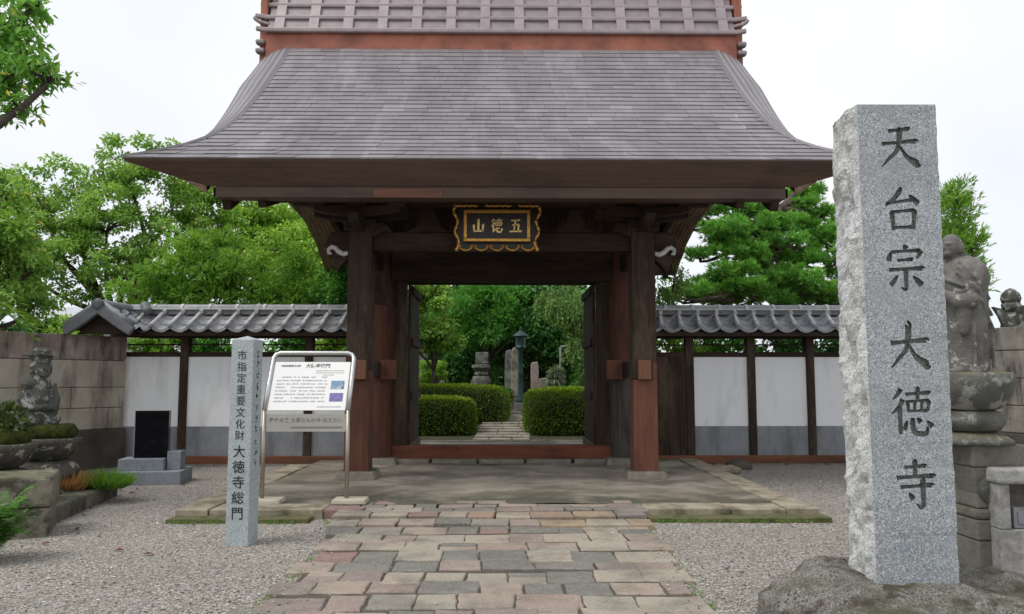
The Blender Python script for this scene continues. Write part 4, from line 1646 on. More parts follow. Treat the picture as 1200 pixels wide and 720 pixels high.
# the boulder under it
M['rock'] = stone('grey-brown boulder', (0.19, 0.17, 0.15), (0.40, 0.375, 0.335), 4, stain=(0.085, 0.07, 0.056), stain_scale=5, stain_at=(0.5, 0.62), moss=(0.115, 0.11, 0.06), moss_at=(.36, .7), speck=(110, (0.10, 0.088, 0.075), (0.42, 0.4, 0.36)), rough=0.9, bump=1.0, bdist=0.06, bscale=22)
rk = thing('boulder', 'low rugged boulder carrying the very tall granite post', 'boulder', (2.66, 5.0, 0.075))
bm = bmesh.new()
bmesh.ops.create_icosphere(bm, subdivisions=7, radius=1)
def ridge_(p, f):
    return 1 - abs(noise.noise(p * f)) * 2
for v in bm.verts:
    p = v.co.copy()
    ang = math.atan2(p.y, p.x)
    s = 1 / max(abs(math.cos(ang)), abs(math.sin(ang))) ** .4
    q = Vector((p.x * s * 0.96, p.y * s * 0.80, 0))
    top = 0.27
    z = math.copysign(abs(p.z) ** .42, p.z) * top
    w = Vector((q.x, q.y, z))
    nn = noise.noise(w * 2.2) * .12 + noise.noise(w * 5) * .05
    cr = .035 * ridge_(w + Vector((2, 0, 1)), 2.6) + .018 * ridge_(w, 6) - .012 * abs(noise.noise(w * 15)) + .005 * noise.noise(w * 34)
    out = q.normalized() if q.length > 1e-4 else Vector((0, 0, 0))
    side_ = min(1, max(0, (q.length - .55) / .3))
    q += out * (nn * .9 + cr * .9) * side_
    up = (nn * .75 + cr * .9 - .03) if z > 0 else 0
    if abs(q.x + .13) < .36 and abs(q.y - .2) < .32 and z > 0:
        up *= .45
    hump = .07 * math.exp(-((q.x + .62) ** 2 + (q.y - .25) ** 2) / .06) - .05 * max(0, q.x - .5)
    v.co = Vector((q.x, q.y, z + up + (hump if z > 0 else 0)))
me = bpy.data.meshes.new('rock')
bm.to_mesh(me)
bm.free()
me.polygons.foreach_set('use_smooth', [True] * len(me.polygons))
me.materials.append(M['rock'])
o = bpy.data.objects.new('rock', me)
COL.objects.link(o)
o.parent = rk

# ------------------------------------------------------------------ the smaller stone marker on the left
M['marker'] = stone('blue-grey granite', (0.30, 0.345, 0.36), (0.40, 0.44, 0.455), 2.2, speck=(190, (0.2, 0.23, 0.24), (0.55, 0.58, 0.58)), rough=0.7, bump=0.1, bdist=.003, bscale=80)
M['ink'] = plain('black painted lettering', (0.016, 0.016, 0.018), 0.6)
mx0, _ = at(265, 637, 7.78)
mx1, _ = at(292, 640, 7.78)
MW = (mx1 - mx0) * 1.04
mzt = at(290, 396, 7.83)[1]
mk = thing('stone_marker', 'slim blue-grey granite marker post painted with a column of black characters beside the notice board', 'stone post', ((mx0 + mx1) / 2, 7.89, 0), R(-6))
b = MB()
h = MW / 2
b.add([(-h, -h, -.1), (h, -h, -.1), (h, h, -.1), (-h, h, -.1), (-h * .97, -h * .97, mzt - .02), (h * .97, -h * .97, mzt - .02), (h * .97, h * .97, mzt - .02), (-h * .97, h * .97, mzt - .02), (0, 0, mzt + .02)],
      [(0, 1, 5, 4), (1, 2, 6, 5), (2, 3, 7, 6), (3, 0, 4, 7), (4, 5, 8), (5, 6, 8), (6, 7, 8), (7, 4, 8)])
b.build('shaft', M['marker'], mk, bevel=.006)
z0 = at(285, 421, 7.78)[1]
glyphs('市指定重要文化財', .10, M['ink'], 'lettering', mk, (0.0, -h - .002, z0), offset=.0, vertical=True, pitch=.1115)
z0 = at(281, 535, 7.78)[1]
glyphs('大徳寺総門', .128, M['ink'], 'lettering', mk, (0.0, -h - .002, z0), offset=.001, vertical=True, pitch=.148)
rs = random.Random(4)
b = MB()
for k in range(11):
    zc = mzt - .16 - k * .105 * (1 if k < 4 else 1.02)
    for q in range(4):
        yy = rs.uniform(-.02, .02)
        z = zc + rs.uniform(-.03, .03)
        w2, h2 = rs.choice([(.035, .006), (.006, .035), (.028, .007)])
        b.span((h + .0005, yy - w2 / 2, z - h2 / 2), (h + .0025, yy + w2 / 2, z + h2 / 2))
b.build('side_inscription', M['ink'], mk)

# ------------------------------------------------------------------ notice board
M['steel'] = plain('brushed stainless steel', (0.55, 0.545, 0.53), 0.32, 0.85, 0.08, 20)
M['steel_leg'] = plain('dull steel leg', (0.36, 0.33, 0.27), 0.4, 0.7, 0.1, 20)
M['board_white'] = plain('white notice panel', (0.80, 0.79, 0.775), 0.45, 0, 0.02, 2)
M['board_grey'] = plain('pale grey plate', (0.42, 0.40, 0.365), 0.5, 0.1, 0.08, 3)
M['print'] = plain('grey print', (0.20, 0.19, 0.18), 0.7)
M['print_pale'] = plain('pale grey print', (0.42, 0.41, 0.4), 0.7)
M['pic_blue'] = stone('blue picture print', (0.05, 0.12, 0.28), (0.25, 0.38, 0.5), 9, stain=(0.5, 0.55, 0.58), stain_scale=11, bump=0)
M['pic_violet'] = stone('violet picture print', (0.1, 0.09, 0.26), (0.26, 0.24, 0.46), 9, stain=(0.4, 0.4, 0.55), stain_scale=8, bump=0)
M['pad'] = stone('pale pad stone', (0.4, 0.36, 0.28), (0.52, 0.47, 0.38), 5)
SY = 9.75
sxl, _ = at(307.5, 560, SY)
sxr, _ = at(406.5, 560, SY)
sg = thing('notice_board', 'tilted white notice board in a steel tube frame on two legs', 'notice board', ((sxl + sxr) / 2, SY, PZ))
W2 = (sxr - sxl) / 2
zk = at(310, 481, SY)[1] - PZ
LEAN = R(27)
PH = .80
for sx in (-1, 1):
    b = MB()
    b.tube([(sx * W2, 0, .04), (sx * W2, 0, zk)], .026, 12)
    b.build('leg', M['steel_leg'], sg, smooth=True)
    b = MB()
    b.box((sx * W2 + .05, 0, .02), (.42, .3, .06), taper=.95)
    b.build('foot_pad', M['pad'], sg, bevel=.015)
def T(x, h_, out=0):
    return (x, math.sin(LEAN) * h_ - math.cos(LEAN) * out, zk + math.cos(LEAN) * h_ + math.sin(LEAN) * out)
b = MB()
pts = [T(-W2, 0), T(-W2, PH - .08), T(-W2 + .025, PH - .025), T(-W2 + .08, PH), T(W2 - .08, PH), T(W2 - .025, PH - .025), T(W2, PH - .08), T(W2, 0)]
for k in range(len(pts) - 1):
    pass
b.tube([pts[0], *[tuple(Vector(pts[0]).lerp(Vector(pts[1]), t)) for t in (.5, .98)], *pts[1:7], *[tuple(Vector(pts[6]).lerp(Vector(pts[7]), t)) for t in (.02, .5)], pts[7]], .03, 12)
b.build('tube_frame', M['steel'], sg, smooth=True)
ML = Matrix.Rotation(-LEAN, 3, 'X')
b = MB()
b.box(T(0, .335, -.005), (2 * W2 - .075, .012, .67), M=ML)
panel = b.build('panel', M['board_white'], sg)
LR = (PI / 2 - LEAN, 0, 0)
def onp(x, h_):
    return T(x, h_, .0035)
glyphs('市指定重要文化財', .032, M['print'], 'lettering', panel, onp(-.27, .602), LR, .001)
glyphs('大徳寺総門', .062, M['print'], 'title', panel, onp(.07, .592), LR, .002).data
b = MB()
for r_ in range(8):
    hh = .455 - r_ * .048
    x0, x1 = -.42, (.20 if r_ > 0 else .2)
    if r_ == 0:
        x0 = -.36
    x = x0
    while x < x1:
        l = rs.uniform(.008, .022)
        if rs.random() < .84:
            b.box(onp(x + l / 2, hh + rs.uniform(-.002, .002)), (l, .001, rs.uniform(.012, .019)), M=ML)
        x += l + rs.uniform(.004, .009)
for r_ in range(3):
    x = .06 + .1 * (r_ == 2)
    while x < .4 - .12 * (r_ == 2):
        l = rs.uniform(.006, .016)
        b.box(onp(x, .545 - r_ * .03), (l, .001, .011), M=ML)
        x += l + .006
x = .13
while x < .42:
    l = rs.uniform(.006, .014)
    b.box(onp(x, .045), (l, .001, .013), M=ML)
    x += l + .005
b.build('body_print', M['print_pale'], panel)['kind'] = 'stuff'
for nm, m, hh in (('picture', 'pic_blue', .345), ('picture', 'pic_violet', .175)):
    b = MB()
    b.box(onp(.345, hh), (.165, .002, .115), M=ML)
    b.build(nm, M[m], panel)
bz0, bz1 = at(310, 506, SY)[1] - PZ, at(310, 485.5, SY)[1] - PZ
b = MB()
b.span((-W2 + .03, -.008, bz0), (W2 - .02, .006, bz1))
pl2 = b.build('lower_plate', M['board_grey'], sg)
glyphs('歴史未来 大事なもの今 伝えたい', .062, M['print'], 'lettering', pl2, (0, -.0095, bz0 + .115), offset=.001)
b = MB()
x = -.18
while x < .42:
    l = rs.uniform(.01, .025)
    b.span((x, -.0105, bz0 + .04), (x + l, -.0095, bz0 + .062))
    x += l + .007
b.build('small_print', M['print'], pl2)

# ------------------------------------------------------------------ black slab monument
M['black_gloss'] = plain('polished black granite', (0.008, 0.008, 0.01), 0.07, 0, 0.2, 40, 0.6)
M['grey_base'] = stone('blue-grey dressed base', (0.17, 0.19, 0.215), (0.26, 0.285, 0.31), 4, speck=(180, (0.12, 0.13, 0.15), (0.36, 0.38, 0.4)), rough=0.6, bump=.1)
my = 12.3
mxl, _ = at(131, 566, my)
mxr, _ = at(209, 562, my)
mn = thing('black_monument', 'polished black granite slab on a stepped blue-grey base by the white plaster wall', 'monument', ((mxl + mxr) / 2, my + .25, 0), R(8))
mw = mxr - mxl
b = MB()
b.box((0, 0, .09), (mw, .75, .22))
b.build('base', M['grey_base'], mn, bevel=.008)
b = MB()
b.box((-mw * .12, .02, .29), (mw * .66, .45, .18))
b.build('plinth', M['grey_base'], mn, bevel=.008)
b = MB()
b.box((mw * .33, .05, .34), (mw * .2, .3, .28))
b.build('side_block', M['grey_base'], mn, bevel=.008)
sz0, sz1 = .38, at(175, 482, my)[1]
b = MB()
b.box((-mw * .02, -.01, (sz0 + sz1) / 2), (mw * .50, .12, sz1 - sz0))
b.build('slab', M['black_gloss'], mn, bevel=.006)
b = MB()
b.span((-mw * .275, -.074, sz0 + .02), (-mw * .262, .05, sz1 - .0))
b.build('side_edge', M['grey_base'], mn)

# ------------------------------------------------------------------ left: raised bed, pedestals, seated statue
M['statue'] = stone('dark weathered statue stone', (0.05, 0.052, 0.043), (0.14, 0.142, 0.122), 5, stain=(0.36, 0.365, 0.335), stain_scale=9, stain_at=(0.54, 0.6), rough=0.9, bump=0.7, bscale=25)
M['pedestal'] = stone('lichened pedestal stone', (0.045, 0.042, 0.034), (0.13, 0.122, 0.1), 5, stain=(0.38, 0.37, 0.32), stain_scale=6, stain_at=(0.53, 0.6), moss=(0.05, 0.065, 0.02), moss_at=(.4, .75), rough=0.9, bump=0.8, bscale=16)
M['moss'] = stone('cushion moss', (0.022, 0.032, 0.006), (0.07, 0.085, 0.014), 7, rough=1.0, bump=1.0, bdist=.04, bscale=35)
M['monk'] = stone('brown-grey statue stone', (0.09, 0.084, 0.076), (0.205, 0.195, 0.18), 6, stain=(0.42, 0.41, 0.38), stain_scale=8, stain_at=(0.58, 0.64), rough=0.9, bump=0.7, bscale=22)
M['kerb_dark'] = stone('old kerb stone', (0.10, 0.09, 0.075), (0.2, 0.185, 0.155), 4, stain=(0.045, 0.045, 0.03), stain_scale=3, stain_at=(.45, .65), moss=(0.07, 0.075, 0.03), bump=.8)
M['cut_block'] = stone('pale-edged cut block', (0.16, 0.145, 0.105), (0.31, 0.285, 0.22), 4, stain=(0.06, 0.058, 0.04), stain_scale=3.5, stain_at=(.46, .62), moss=(0.1, 0.11, 0.05), bump=.8)

kx0, _ = at(52, 608, 8.9)
kx1, _ = at(132, 568, 11.1)
bed = MB()
bed.add([(kx0 - .12, 8.6, .12), (kx1 - .15, 11.2, .12), (-7.4, 12.6, .12), (-9.4, 10.6, .12), (-8, 7.6, .12)], [(0, 1, 2, 3, 4)])
tag(bed.build('raised_bed', M['kerb_dark']), kind='structure')
kd = Vector((kx1 - kx0, 11.1 - 8.9))
for (a, c, nm) in ((0, .46, 'old mossy kerb stone beside the cut stone block'), (.47, 1.0, 'old kerb stone running up to the dry grass tuft')):
    p0, p1 = Vector((kx0, 8.9)) + kd * a, Vector((kx0, 8.9)) + kd * c
    mid = (p0 + p1) / 2
    k = MB()
    k.box((0, 0, .06), ((p1 - p0).length, .34, .26))
    o = k.build('kerb_stone', M['kerb_dark'], None, bevel=.03)
    o.location = (mid.x - .1, mid.y, 0)
    o.rotation_euler = (0, 0, math.atan2(kd.y, kd.x))
    tag(o, nm, 'kerb stone', 'kerb stones of the raised bed')
k = MB()
bx, _ = at(26, 622, 8.15)
blk = thing('cut_stone_block', 'two stacked cut stones at the corner of the raised bed behind the fern', 'stone block', (bx - .22, 8.45, 0), R(24))
b = MB()
b.box((0, 0, .13), (.62, .72, .34))
b.build('lower_stone', M['cut_block'], blk, bevel=.03)
b = MB()
b.box((0, 0, .46), (.66, .76, .31))
b.build('upper_stone', M['cut_block'], blk, bevel=.035)
b = MB()
b.box((-1.1, .3, .3), (1.5, .7, .62))
b.build('side_stone', M['cut_block'], blk, bevel=.035)


def lotus(name, label, x, y, z, s, mat, drum=True, group=None):
    t = thing(name, label, 'pedestal', (x, y, z), 0, group)
    b = MB()
    b.lathe([(.40, 0), (.43, .03), (.42, .16), (.36, .2)], n=8, wob=.05)
    roughen(b.build('base_stone', mat, t, bevel=.02, sub=0), .02, .1)
    b = MB()
    b.lathe([(.26, .2), (.36, .23), (.415, .30), (.42, .38), (.37, .46), (.28, .5)], wob=.04)
    b.build('drum', mat, t, smooth=True)
    b = MB()
    b.lathe([(.2, .5), (.28, .53), (.37, .62), (.44, .74), (.45, .80), (.40, .815), (.2, .82)], n=40, wob=.05)
    o = b.build('lotus_bowl', mat, t, smooth=True)
    t.scale = (s, s, s)
    ROOTM[t.name] = Matrix.Translation(Vector((x, y, z))) @ Matrix.Scale(s, 4)
    return t


S1Y = 10.3
s1x, _ = at(54, 550, S1Y)
p1 = lotus('lotus_pedestal', 'dark lotus pedestal with a mossy top under the seated statue', s1x, S1Y, .12, .9, M['pedestal'], group='lotus pedestals of the raised bed')
zt1 = .12 + .82 * .9
b = MB()
for k in range(14):
    a = 2 * PI * k / 14
    b.ell((.24 * math.cos(a) + .03, .2 * math.sin(a), .90), (.13, .12, .1 + .03 * random.random()), 10)
b.ell((0, 0, .9), (.3, .26, .12))
roughen(carve(b.build('moss_cushion', M['moss'], p1), .02, 2), .05, .05)
S2Y = 9.2
s2x, _ = at(-6, 560, S2Y)
p2 = lotus('lotus_pedestal', 'lotus pedestal cut by the picture edge, overgrown with a leafy mossy clump', s2x, S2Y, .12, .92, M['pedestal'], group='lotus pedestals of the raised bed')
b = MB()
for k in range(9):
    a = 2 * PI * k / 9
    b.ell((.24 * math.cos(a), .24 * math.sin(a), .88), (.14, .14, .12), 10)
b.ell((0, 0, .98), (.24, .24, .22))
roughen(carve(b.build('moss_cushion', M['moss'], p2), .02, 2), .06, .05)


# seated figure, three-quarter view, head turned to the picture's right
sh = at(45, 408, S1Y)[1]
sb = zt1 + .12
H = sh - sb
st = thing('seated_statue', 'seated stone figure with a flat crown on a mossy lotus pedestal', 'statue', (at(46, 470, S1Y)[0], S1Y, sb), R(58))
b = MB()
u = H / .77
UX = .74
def E(c, r_, rot=None):
    b.ell([c[0] * u * UX, c[1] * u * UX, c[2] * u], [r_[0] * u * UX, r_[1] * u * UX, r_[2] * u], 16, rot)
E((0, .02, .09), (.21, .17, .12))             # crossed legs
E((.12, -.06, .08), (.13, .1, .07))
E((-.12, -.06, .08), (.13, .1, .07))
E((0, .03, .26), (.15, .125, .2))            # torso
E((0, .03, .43), (.15, .105, .095))              # shoulders
E((0, .01, .5), (.085, .085, .07))
for sx in (-1, 1):                             # arms folded to the lap
    b.tube([(sx * .12 * u, .02 * u, .42 * u), (sx * .155 * u, .015 * u, .28 * u), (sx * .11 * u, -.075 * u, .19 * u), (sx * .02 * u, -.12 * u, .2 * u)], [.045 * u, .048 * u, .042 * u, .03 * u], 10)
    b.ell((sx * .11 * u, -.04 * u, .15 * u), (.05 * u, .055 * u, .12 * u), 12)
E((0, -.15, .2), (.05, .04, .035))
E((0, -.015, .585), (.115, .125, .115))          # head
E((0, -.14, .575), (.024, .035, .035))         # nose
E((0, -.11, .515), (.065, .035, .03))          # chin
for sx in (-1, 1):
    E((sx * .118, .0, .565), (.022, .035, .06))
b.tube([(0, 0, .65 * u), (0, 0, .70 * u)], [.092 * u, .1 * u], 14)
carve(b.build('body', M['statue'], st), .007, 1, (.008, .03))
b = MB()
b.box((0, -.02, .705 * u), (.25 * u, .27 * u, .03 * u))
b.lathe([(.075 * u, .72 * u), (.085 * u, .735 * u), (.06 * u, .77 * u)], n=16)
roughen(b.build('crown', M['statue'], st, bevel=.01), .012, .05)

# ------------------------------------------------------------------ right: standing monk on its pedestal
JY = 6.75
jx, _ = at(1134, 437, JY)
def jz(v):
    return at(1132, v, JY)[1]
pd_ = thing('tall_lotus_pedestal', 'tall stone pedestal with lotus bowl and hollowed block under the standing monk statue', 'pedestal', (jx, JY, 0))
M['ped_r'] = stone('weathered pedestal stone', (0.12, 0.112, 0.095), (0.235, 0.22, 0.19), 4, stain=(0.075, 0.06, 0.05), stain_scale=4, stain_at=(.48, .66), moss=(.12, .12, .05), bump=.8, bscale=14)
M['ped_dark'] = stone('dark lichened bowl stone', (0.07, 0.07, 0.06), (0.15, 0.148, 0.13), 4, stain=(0.30, 0.295, 0.27), stain_scale=7, stain_at=(.54, .62), moss=(.16, .15, .04), bump=.7, bscale=16)
hw_ = (at(1183, 530, JY)[0] - at(1117, 530, JY)[0]) / 2 * 1.0
def jlathe(name, prof_, mat, n=36, wob=.03, smooth=True):
    b = MB()
    b.lathe([(r_, jz(v)) for r_, v in prof_], n=n, wob=wob)
    return b.build(name, mat, pd_, smooth=smooth)
R1 = at(1178, 450, JY)[0] - at(1132, 450, JY)[0]
jlathe('lotus_bowl', [(.18, 481), (.24, 478), (R1 * .93, 466), (R1 * 1.02, 450), (R1 * 1.03, 440), (R1 * .95, 436.5), (.1, 436)], M['ped_dark'])
jlathe('drum', [(.16, 505), (.22, 503.5), (.262, 495), (.262, 488), (.23, 482), (.18, 480.8)], M['ped_dark'])
jlathe('foot', [(.33, 519), (.32, 514), (.24, 508), (.17, 504.5)], M['ped_dark'], 8, .05)
b = MB()
b.box((.1, 0, jz(531.5)), (hw_ * 2, hw_ * 2, (jz(519) - jz(544))))
b.build('slab', M['ped_r'], pd_, bevel=.015)
b = MB()
za, zb = jz(592), jz(544)
b.add([(.1 + i * .2 * k, j * .2 * k, z) for z, k in ((za, 1.05), (za + .12, 1.0), (zb - .1, 1.12), (zb, 1.18)) for i, j in ((-1, -1), (1, -1), (1, 1), (-1, 1))],
      [(4 * r_ + j, 4 * r_ + (j + 1) % 4, 4 * r_ + 4 + (j + 1) % 4, 4 * r_ + 4 + j) for r_ in range(3) for j in range(4)] + [(3, 2, 1, 0), (12, 13, 14, 15)])
vase = b.build('hollowed_block', M['ped_r'], pd_, bevel=.02)
b = MB()
b.ell((.02, -.215, (za + zb) / 2 - .01), (.11, .03, .12), 16)
b.build('hollow', M['ped_dark'], vase, smooth=True)
b = MB()
b.box((.1, 0, (jz(592) + jz(604)) / 2), (.46, .46, jz(592) - jz(604) - .004))
b.build('ring_course', M['ped_r'], pd_, bevel=.025)
b = MB()
b.box((.1, 0, (jz(604) + jz(628)) / 2), (.45, .45, jz(604) - jz(628) - .004))
b.build('upper_base', M['ped_r'], pd_, bevel=.015)
b = MB()
b.box((.1, 0, jz(628) / 2 - .05), (.44, .44, jz(628) + .1))
b.build('lower_base', M['ped_r'], pd_, bevel=.015)

mz0, mz1 = jz(437), jz(275)
HM = mz1 - mz0
mo = thing('monk_statue', 'standing stone monk with shaved head and long robe on the tall lotus pedestal', 'statue', (jx - .045, JY, mz0), R(-68))
b = MB()
u = HM / 1.2
UX = 1.0
rob = [(.0, .18, .185), (.05, .195, .2), (.2, .2, .205), (.45, .205, .21), (.66, .212, .212), (.8, .218, .205), (.88, .215, .185), (.94, .19, .16), (.985, .13, .12), (1.01, .07, .08), (1.03, .055, .06)]
vs, n = [], 48
for z, rx, ry in rob:
    for j in range(n):
        a = 2 * PI * j / n
        f = 1 + (.03 * math.sin(a * 9 + z * 2.5) * (1 - z) if z < .85 else 0)
        vs.append((rx * u * f * math.cos(a), (.03 + ry * .9 * f * math.sin(a)) * u, z * u))
k = len(rob)
fs = [(i * n + j, i * n + (j + 1) % n, (i + 1) * n + (j + 1) % n, (i + 1) * n + j) for i in range(k - 1) for j in range(n)] + [tuple(range(n - 1, -1, -1)), tuple((k - 1) * n + j for j in range(n))]
b.add(vs, fs)
E((0, -.055, 1.085), (.085, .1, .115))
E((0, -.03, 1.02), (.06, .06, .06))
E((0, -.155, 1.07), (.016, .022, .03))
E((0, -.125, 1.02), (.045, .035, .03))
E((0, -.14, 1.105), (.06, .02, .012))
for sx in (-1, 1):
    E((sx * .085, -.04, 1.065), (.016, .028, .05))
    E((sx * .2, .03, .8), (.045, .085, .13))
    b.tube([(sx * .2 * u, -.06 * u, .60 * u), (sx * .12 * u, -.19 * u, .60 * u), (sx * .03 * u, -.22 * u, .67 * u)], [.07 * u, .06 * u, .04 * u], 12)
    b.ell((sx * .13 * u, -.125 * u, .47 * u), (.05 * u, .055 * u, .17 * u), 14)
    E((sx * .07, -.17, .01), (.05, .08, .03))
E((0, -.215, .68), (.045, .045, .06))
for sx in (-1, 1):
    for q in range(3):                         # folds of the robe over the shoulder and down the side
        b.tube([(sx * .10 * u, (-.1 - .02 * q) * u, (.95 - .05 * q) * u), (sx * (.205 + .004 * q) * u, (-.06 + .03 * q) * u, (.8 - .1 * q) * u), (sx * .195 * u, (.12 + .02 * q) * u, (.62 - .14 * q) * u)], .014 * u, 6)
    for q in range(4):
        b.tube([(sx * .19 * u, (-.09 + .075 * q) * u, .04 * u), (sx * .185 * u, (-.07 + .065 * q) * u, .42 * u)], .015 * u, 6)
b.tube([(-.16 * u, -.13 * u, .88 * u), (0, -.165 * u, .8 * u), (.16 * u, -.13 * u, .72 * u)], .016 * u, 6)
carve(b.build('body', M['monk'], mo), .008, 1, (.006, .03))

# stone altar box
ay = 6.35
ax0, _ = at(1162, 660, ay)
al = thing('stone_altar', 'pale concrete offering box with a dark opening, cut by the picture edge', 'altar', (ax0 + .58, ay + .33, 0), R(-4))
M['altar'] = stone('pale rough concrete', (0.27, 0.265, 0.245), (0.46, 0.45, 0.42), 6, stain=(0.17, 0.16, 0.14), stain_scale=4, stain_at=(.5, .7), bump=.8, bscale=25)
M['dark_inside'] = plain('dark box floor', (0.03, 0.028, 0.027), .9)
at_ = at(1180, 549, ay)[1]
for a, c in (((-.45, -.33, -.05), (.55, .33, .40)), ((-.45, -.33, .4), (-.36, .33, at_ - .13)), ((.46, -.33, .4), (.55, .33, at_ - .13)), ((-.36, .22, .4), (.46, .33, at_ - .13))):
    b = MB()
    b.span(a, c)
    b.build('box_side', M['altar'], al, bevel=.012)
b = MB()
b.span((-.47, -.36, at_ - .128), (.57, .36, at_))
roughen(b.build('lid', M['altar'], al, bevel=.03, seg=3), .015, .1)
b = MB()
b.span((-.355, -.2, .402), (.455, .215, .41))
b.build('inside', M['dark_inside'], al)  # near-black sheet over the box floor
for (x, w) in ((-.24, .16), (-.02, .16), (.22, .18)):
    b = MB()
    b.span((x - w / 2, -.29, .405), (x + w / 2, -.19, .57))
    b.span((x - w / 2 + .03, -.3, .44), (x + w / 2 - .03, -.291, .54))
    b.build('inner_holder', M['dado'], al, bevel=.01)
b = MB()
roughen_c = b.ell((0, 0, 0), (.16, .14, .12), 14)
o = roughen(b.build('small_rock', M['statue'], None, smooth=True), .08, .12)
ox, oz = at(1192, 536, 8.0)
o.location = (ox, 8.0, oz - .04)
tag(o, 'small dark stone lying on the ledge behind the offering box', 'stone')
b = MB()
b.span((ox - .4, 7.85, -.1), (ox + 1.2, 8.5, oz - .1))
o = b.build('stone_ledge', M['ped_r'], None, bevel=.03)
tag(o, 'low stone ledge behind the offering box', 'ledge')

# jewel finial on the right wall
fy = 12.3
fx, fz = at(1186, 378, fy)
fi = thing('jewel_finial', 'carved stone finial with a round bud and petals on top of the dark block wall', 'finial', (fx, fy, 2.40))
u = (at(1186, 338, fy)[1] - 2.40) / .5
b = MB()
b.lathe([(.12 * u, -.02), (.13 * u, .03 * u), (.11 * u, .12 * u), (.09 * u, .2 * u)], n=16)
b.build('stem', M['statue'], fi, smooth=True)
b = MB()
b.lathe([(.085 * u, .2 * u), (.105 * u, .26 * u), (.11 * u, .3 * u), (.095 * u, .32 * u)], n=16)
b.lathe([(.1 * u, .32 * u), (.115 * u, .37 * u), (.1 * u, .43 * u), (.05 * u, .48 * u), (.01 * u, .5 * u)], n=18)
b.build('bud', M['statue'], fi, smooth=True)
for k in range(4):
    a = PI / 4 * 0 + k * PI / 2
    b = MB()
    b.prism([(.05 * u, .02 * u), (.13 * u, .06 * u), (.17 * u, .16 * u), (.24 * u, .27 * u), (.14 * u, .25 * u), (.08 * u, .2 * u)], -.03 * u, .03 * u)
    b.v = [tuple(Matrix.Rotation(a, 3, 'Z') @ Vector(p)) for p in b.v]
    b.build('petal', M['statue'], fi, bevel=.012)

# loose stones by the platform
for (u_, v_, s, lab) in ((866, 541, .16, 'dark loose stone at the foot of the white plaster wall beside the platform'), (850, 549, .2, 'pale flat stone in front of the dark loose stone')):
    yy = 14.2 if s < .2 else 13.6
    b = MB()
    b.ell((0, 0, .03), (s * 1.5, s, s * (.9 if s < .2 else .45)), 14)
    o = roughen(b.build('loose_stone', M['block_base'] if s < .2 else M['kerb'], None, smooth=True), .08, .15)
    o.location = (at(u_, v_, yy)[0], yy, 0.02)
    tag(o, lab, 'stone')

# fallen leaves on the gravel, each one lying by itself
M['dead_leaf'] = plain('fallen red-brown leaf', (0.15, 0.035, 0.02), .7, 0, .4, 30)
FL = [(91, 616, 'beside the cut stone block'), (48, 632, 'in front of the fern'), (134, 640, 'alone on the open gravel'), (107, 590, 'below the dry grass tuft'), (150, 575, 'beside the base of the black slab'),
      (145, 572, 'against the black slab base'), (120, 586, 'touching the grass tuft'), (100, 598, 'beside the kerb stones'), (182, 560, 'under the base of the black slab'), (180, 643, 'between the fern and the slim marker'), (218, 566, 'near the platform kerb'), (160, 571, 'in front of the black slab base')]
for (u_, v_, where) in FL:
    Y = 1.6 * F_PX / (v_ - 445) * .995
    x, z = at(u_, v_, Y)
    s = random.uniform(.05, .085)
    b = MB()
    pts = [(0, 0, .004), (s * .35, s * .5, .02), (s * .1, s * 1.3, .012), (-s * .35, s * .6, .024)]
    b.add(pts, [(0, 1, 2), (0, 2, 3)])
    o = b.build('fallen_leaf', M['dead_leaf'], None, fix=False)
    o.location = (x, Y, .012)
    o.rotation_euler = (0, 0, random.uniform(0, 6.28))
    tag(o, 'fallen red-brown leaf lying ' + where, 'leaf', 'fallen leaves on the gravel')

# loose pebbles thrown up over the gravel and its edges
pb = MB()
rp_ = random.Random(12)
cnt = 0
while cnt < 11000:
    y = 4.6 + 8.5 * rp_.random() ** 1.6
    x = rp_.uniform(-.75 * y, .75 * y)
    if y < 9.1:
        xl, xr = path_edges(y)
        if xl + .04 + .25 * rp_.random() ** 3 < x < xr - .04 - .25 * rp_.random() ** 3 and rp_.random() > .012:
            continue
    if y > PY0 - .22 and PX0 - .05 < x < PX1 + .1:
        continue
    if x < -4.7 and y > 7.6:
        continue
    on = 0.045 if (y < 9.1 and path_edges(y)[0] < x < path_edges(y)[1]) else 0.006
    r_ = rp_.uniform(.006, .014) * (1.5 if rp_.random() < .05 else 1)
    a = rp_.uniform(0, 6.28)
    c_, s_ = math.cos(a), math.sin(a)
    e1, e2, e3 = r_, r_ * rp_.uniform(.6, .95), r_ * rp_.uniform(.4, .7)
    z = on + e3 * .5
    pb.t = rp_.random()
    pb.add([(x + e1 * c_, y + e1 * s_, z), (x - e2 * s_, y + e2 * c_, z), (x - e1 * c_, y - e1 * s_, z), (x + e2 * s_, y - e2 * c_, z), (x, y, z + e3), (x, y, z - e3)],
           [(0, 1, 4), (1, 2, 4), (2, 3, 4), (3, 0, 4), (1, 0, 5), (2, 1, 5), (3, 2, 5), (0, 3, 5)])
    cnt += 1
mm, nt, bb, oo = new_mat('pebble')
aa = nt.nodes.new('ShaderNodeAttribute')
aa.attribute_name = 'tint'
nt.links.new(n_ramp(nt, aa.outputs['Fac'], [(0.0, (0.12, 0.11, 0.095)), (0.4, (0.32, 0.295, 0.25)), (0.8, (0.46, 0.43, 0.38)), (0.9, (0.42, 0.31, 0.22)), (1.0, (0.72, 0.7, 0.66))]), bb.inputs['Base Color'])
bb.inputs['Roughness'].default_value = .85
tag(pb.build('loose_pebbles', mm, None, smooth=False, fix=False), kind='stuff')
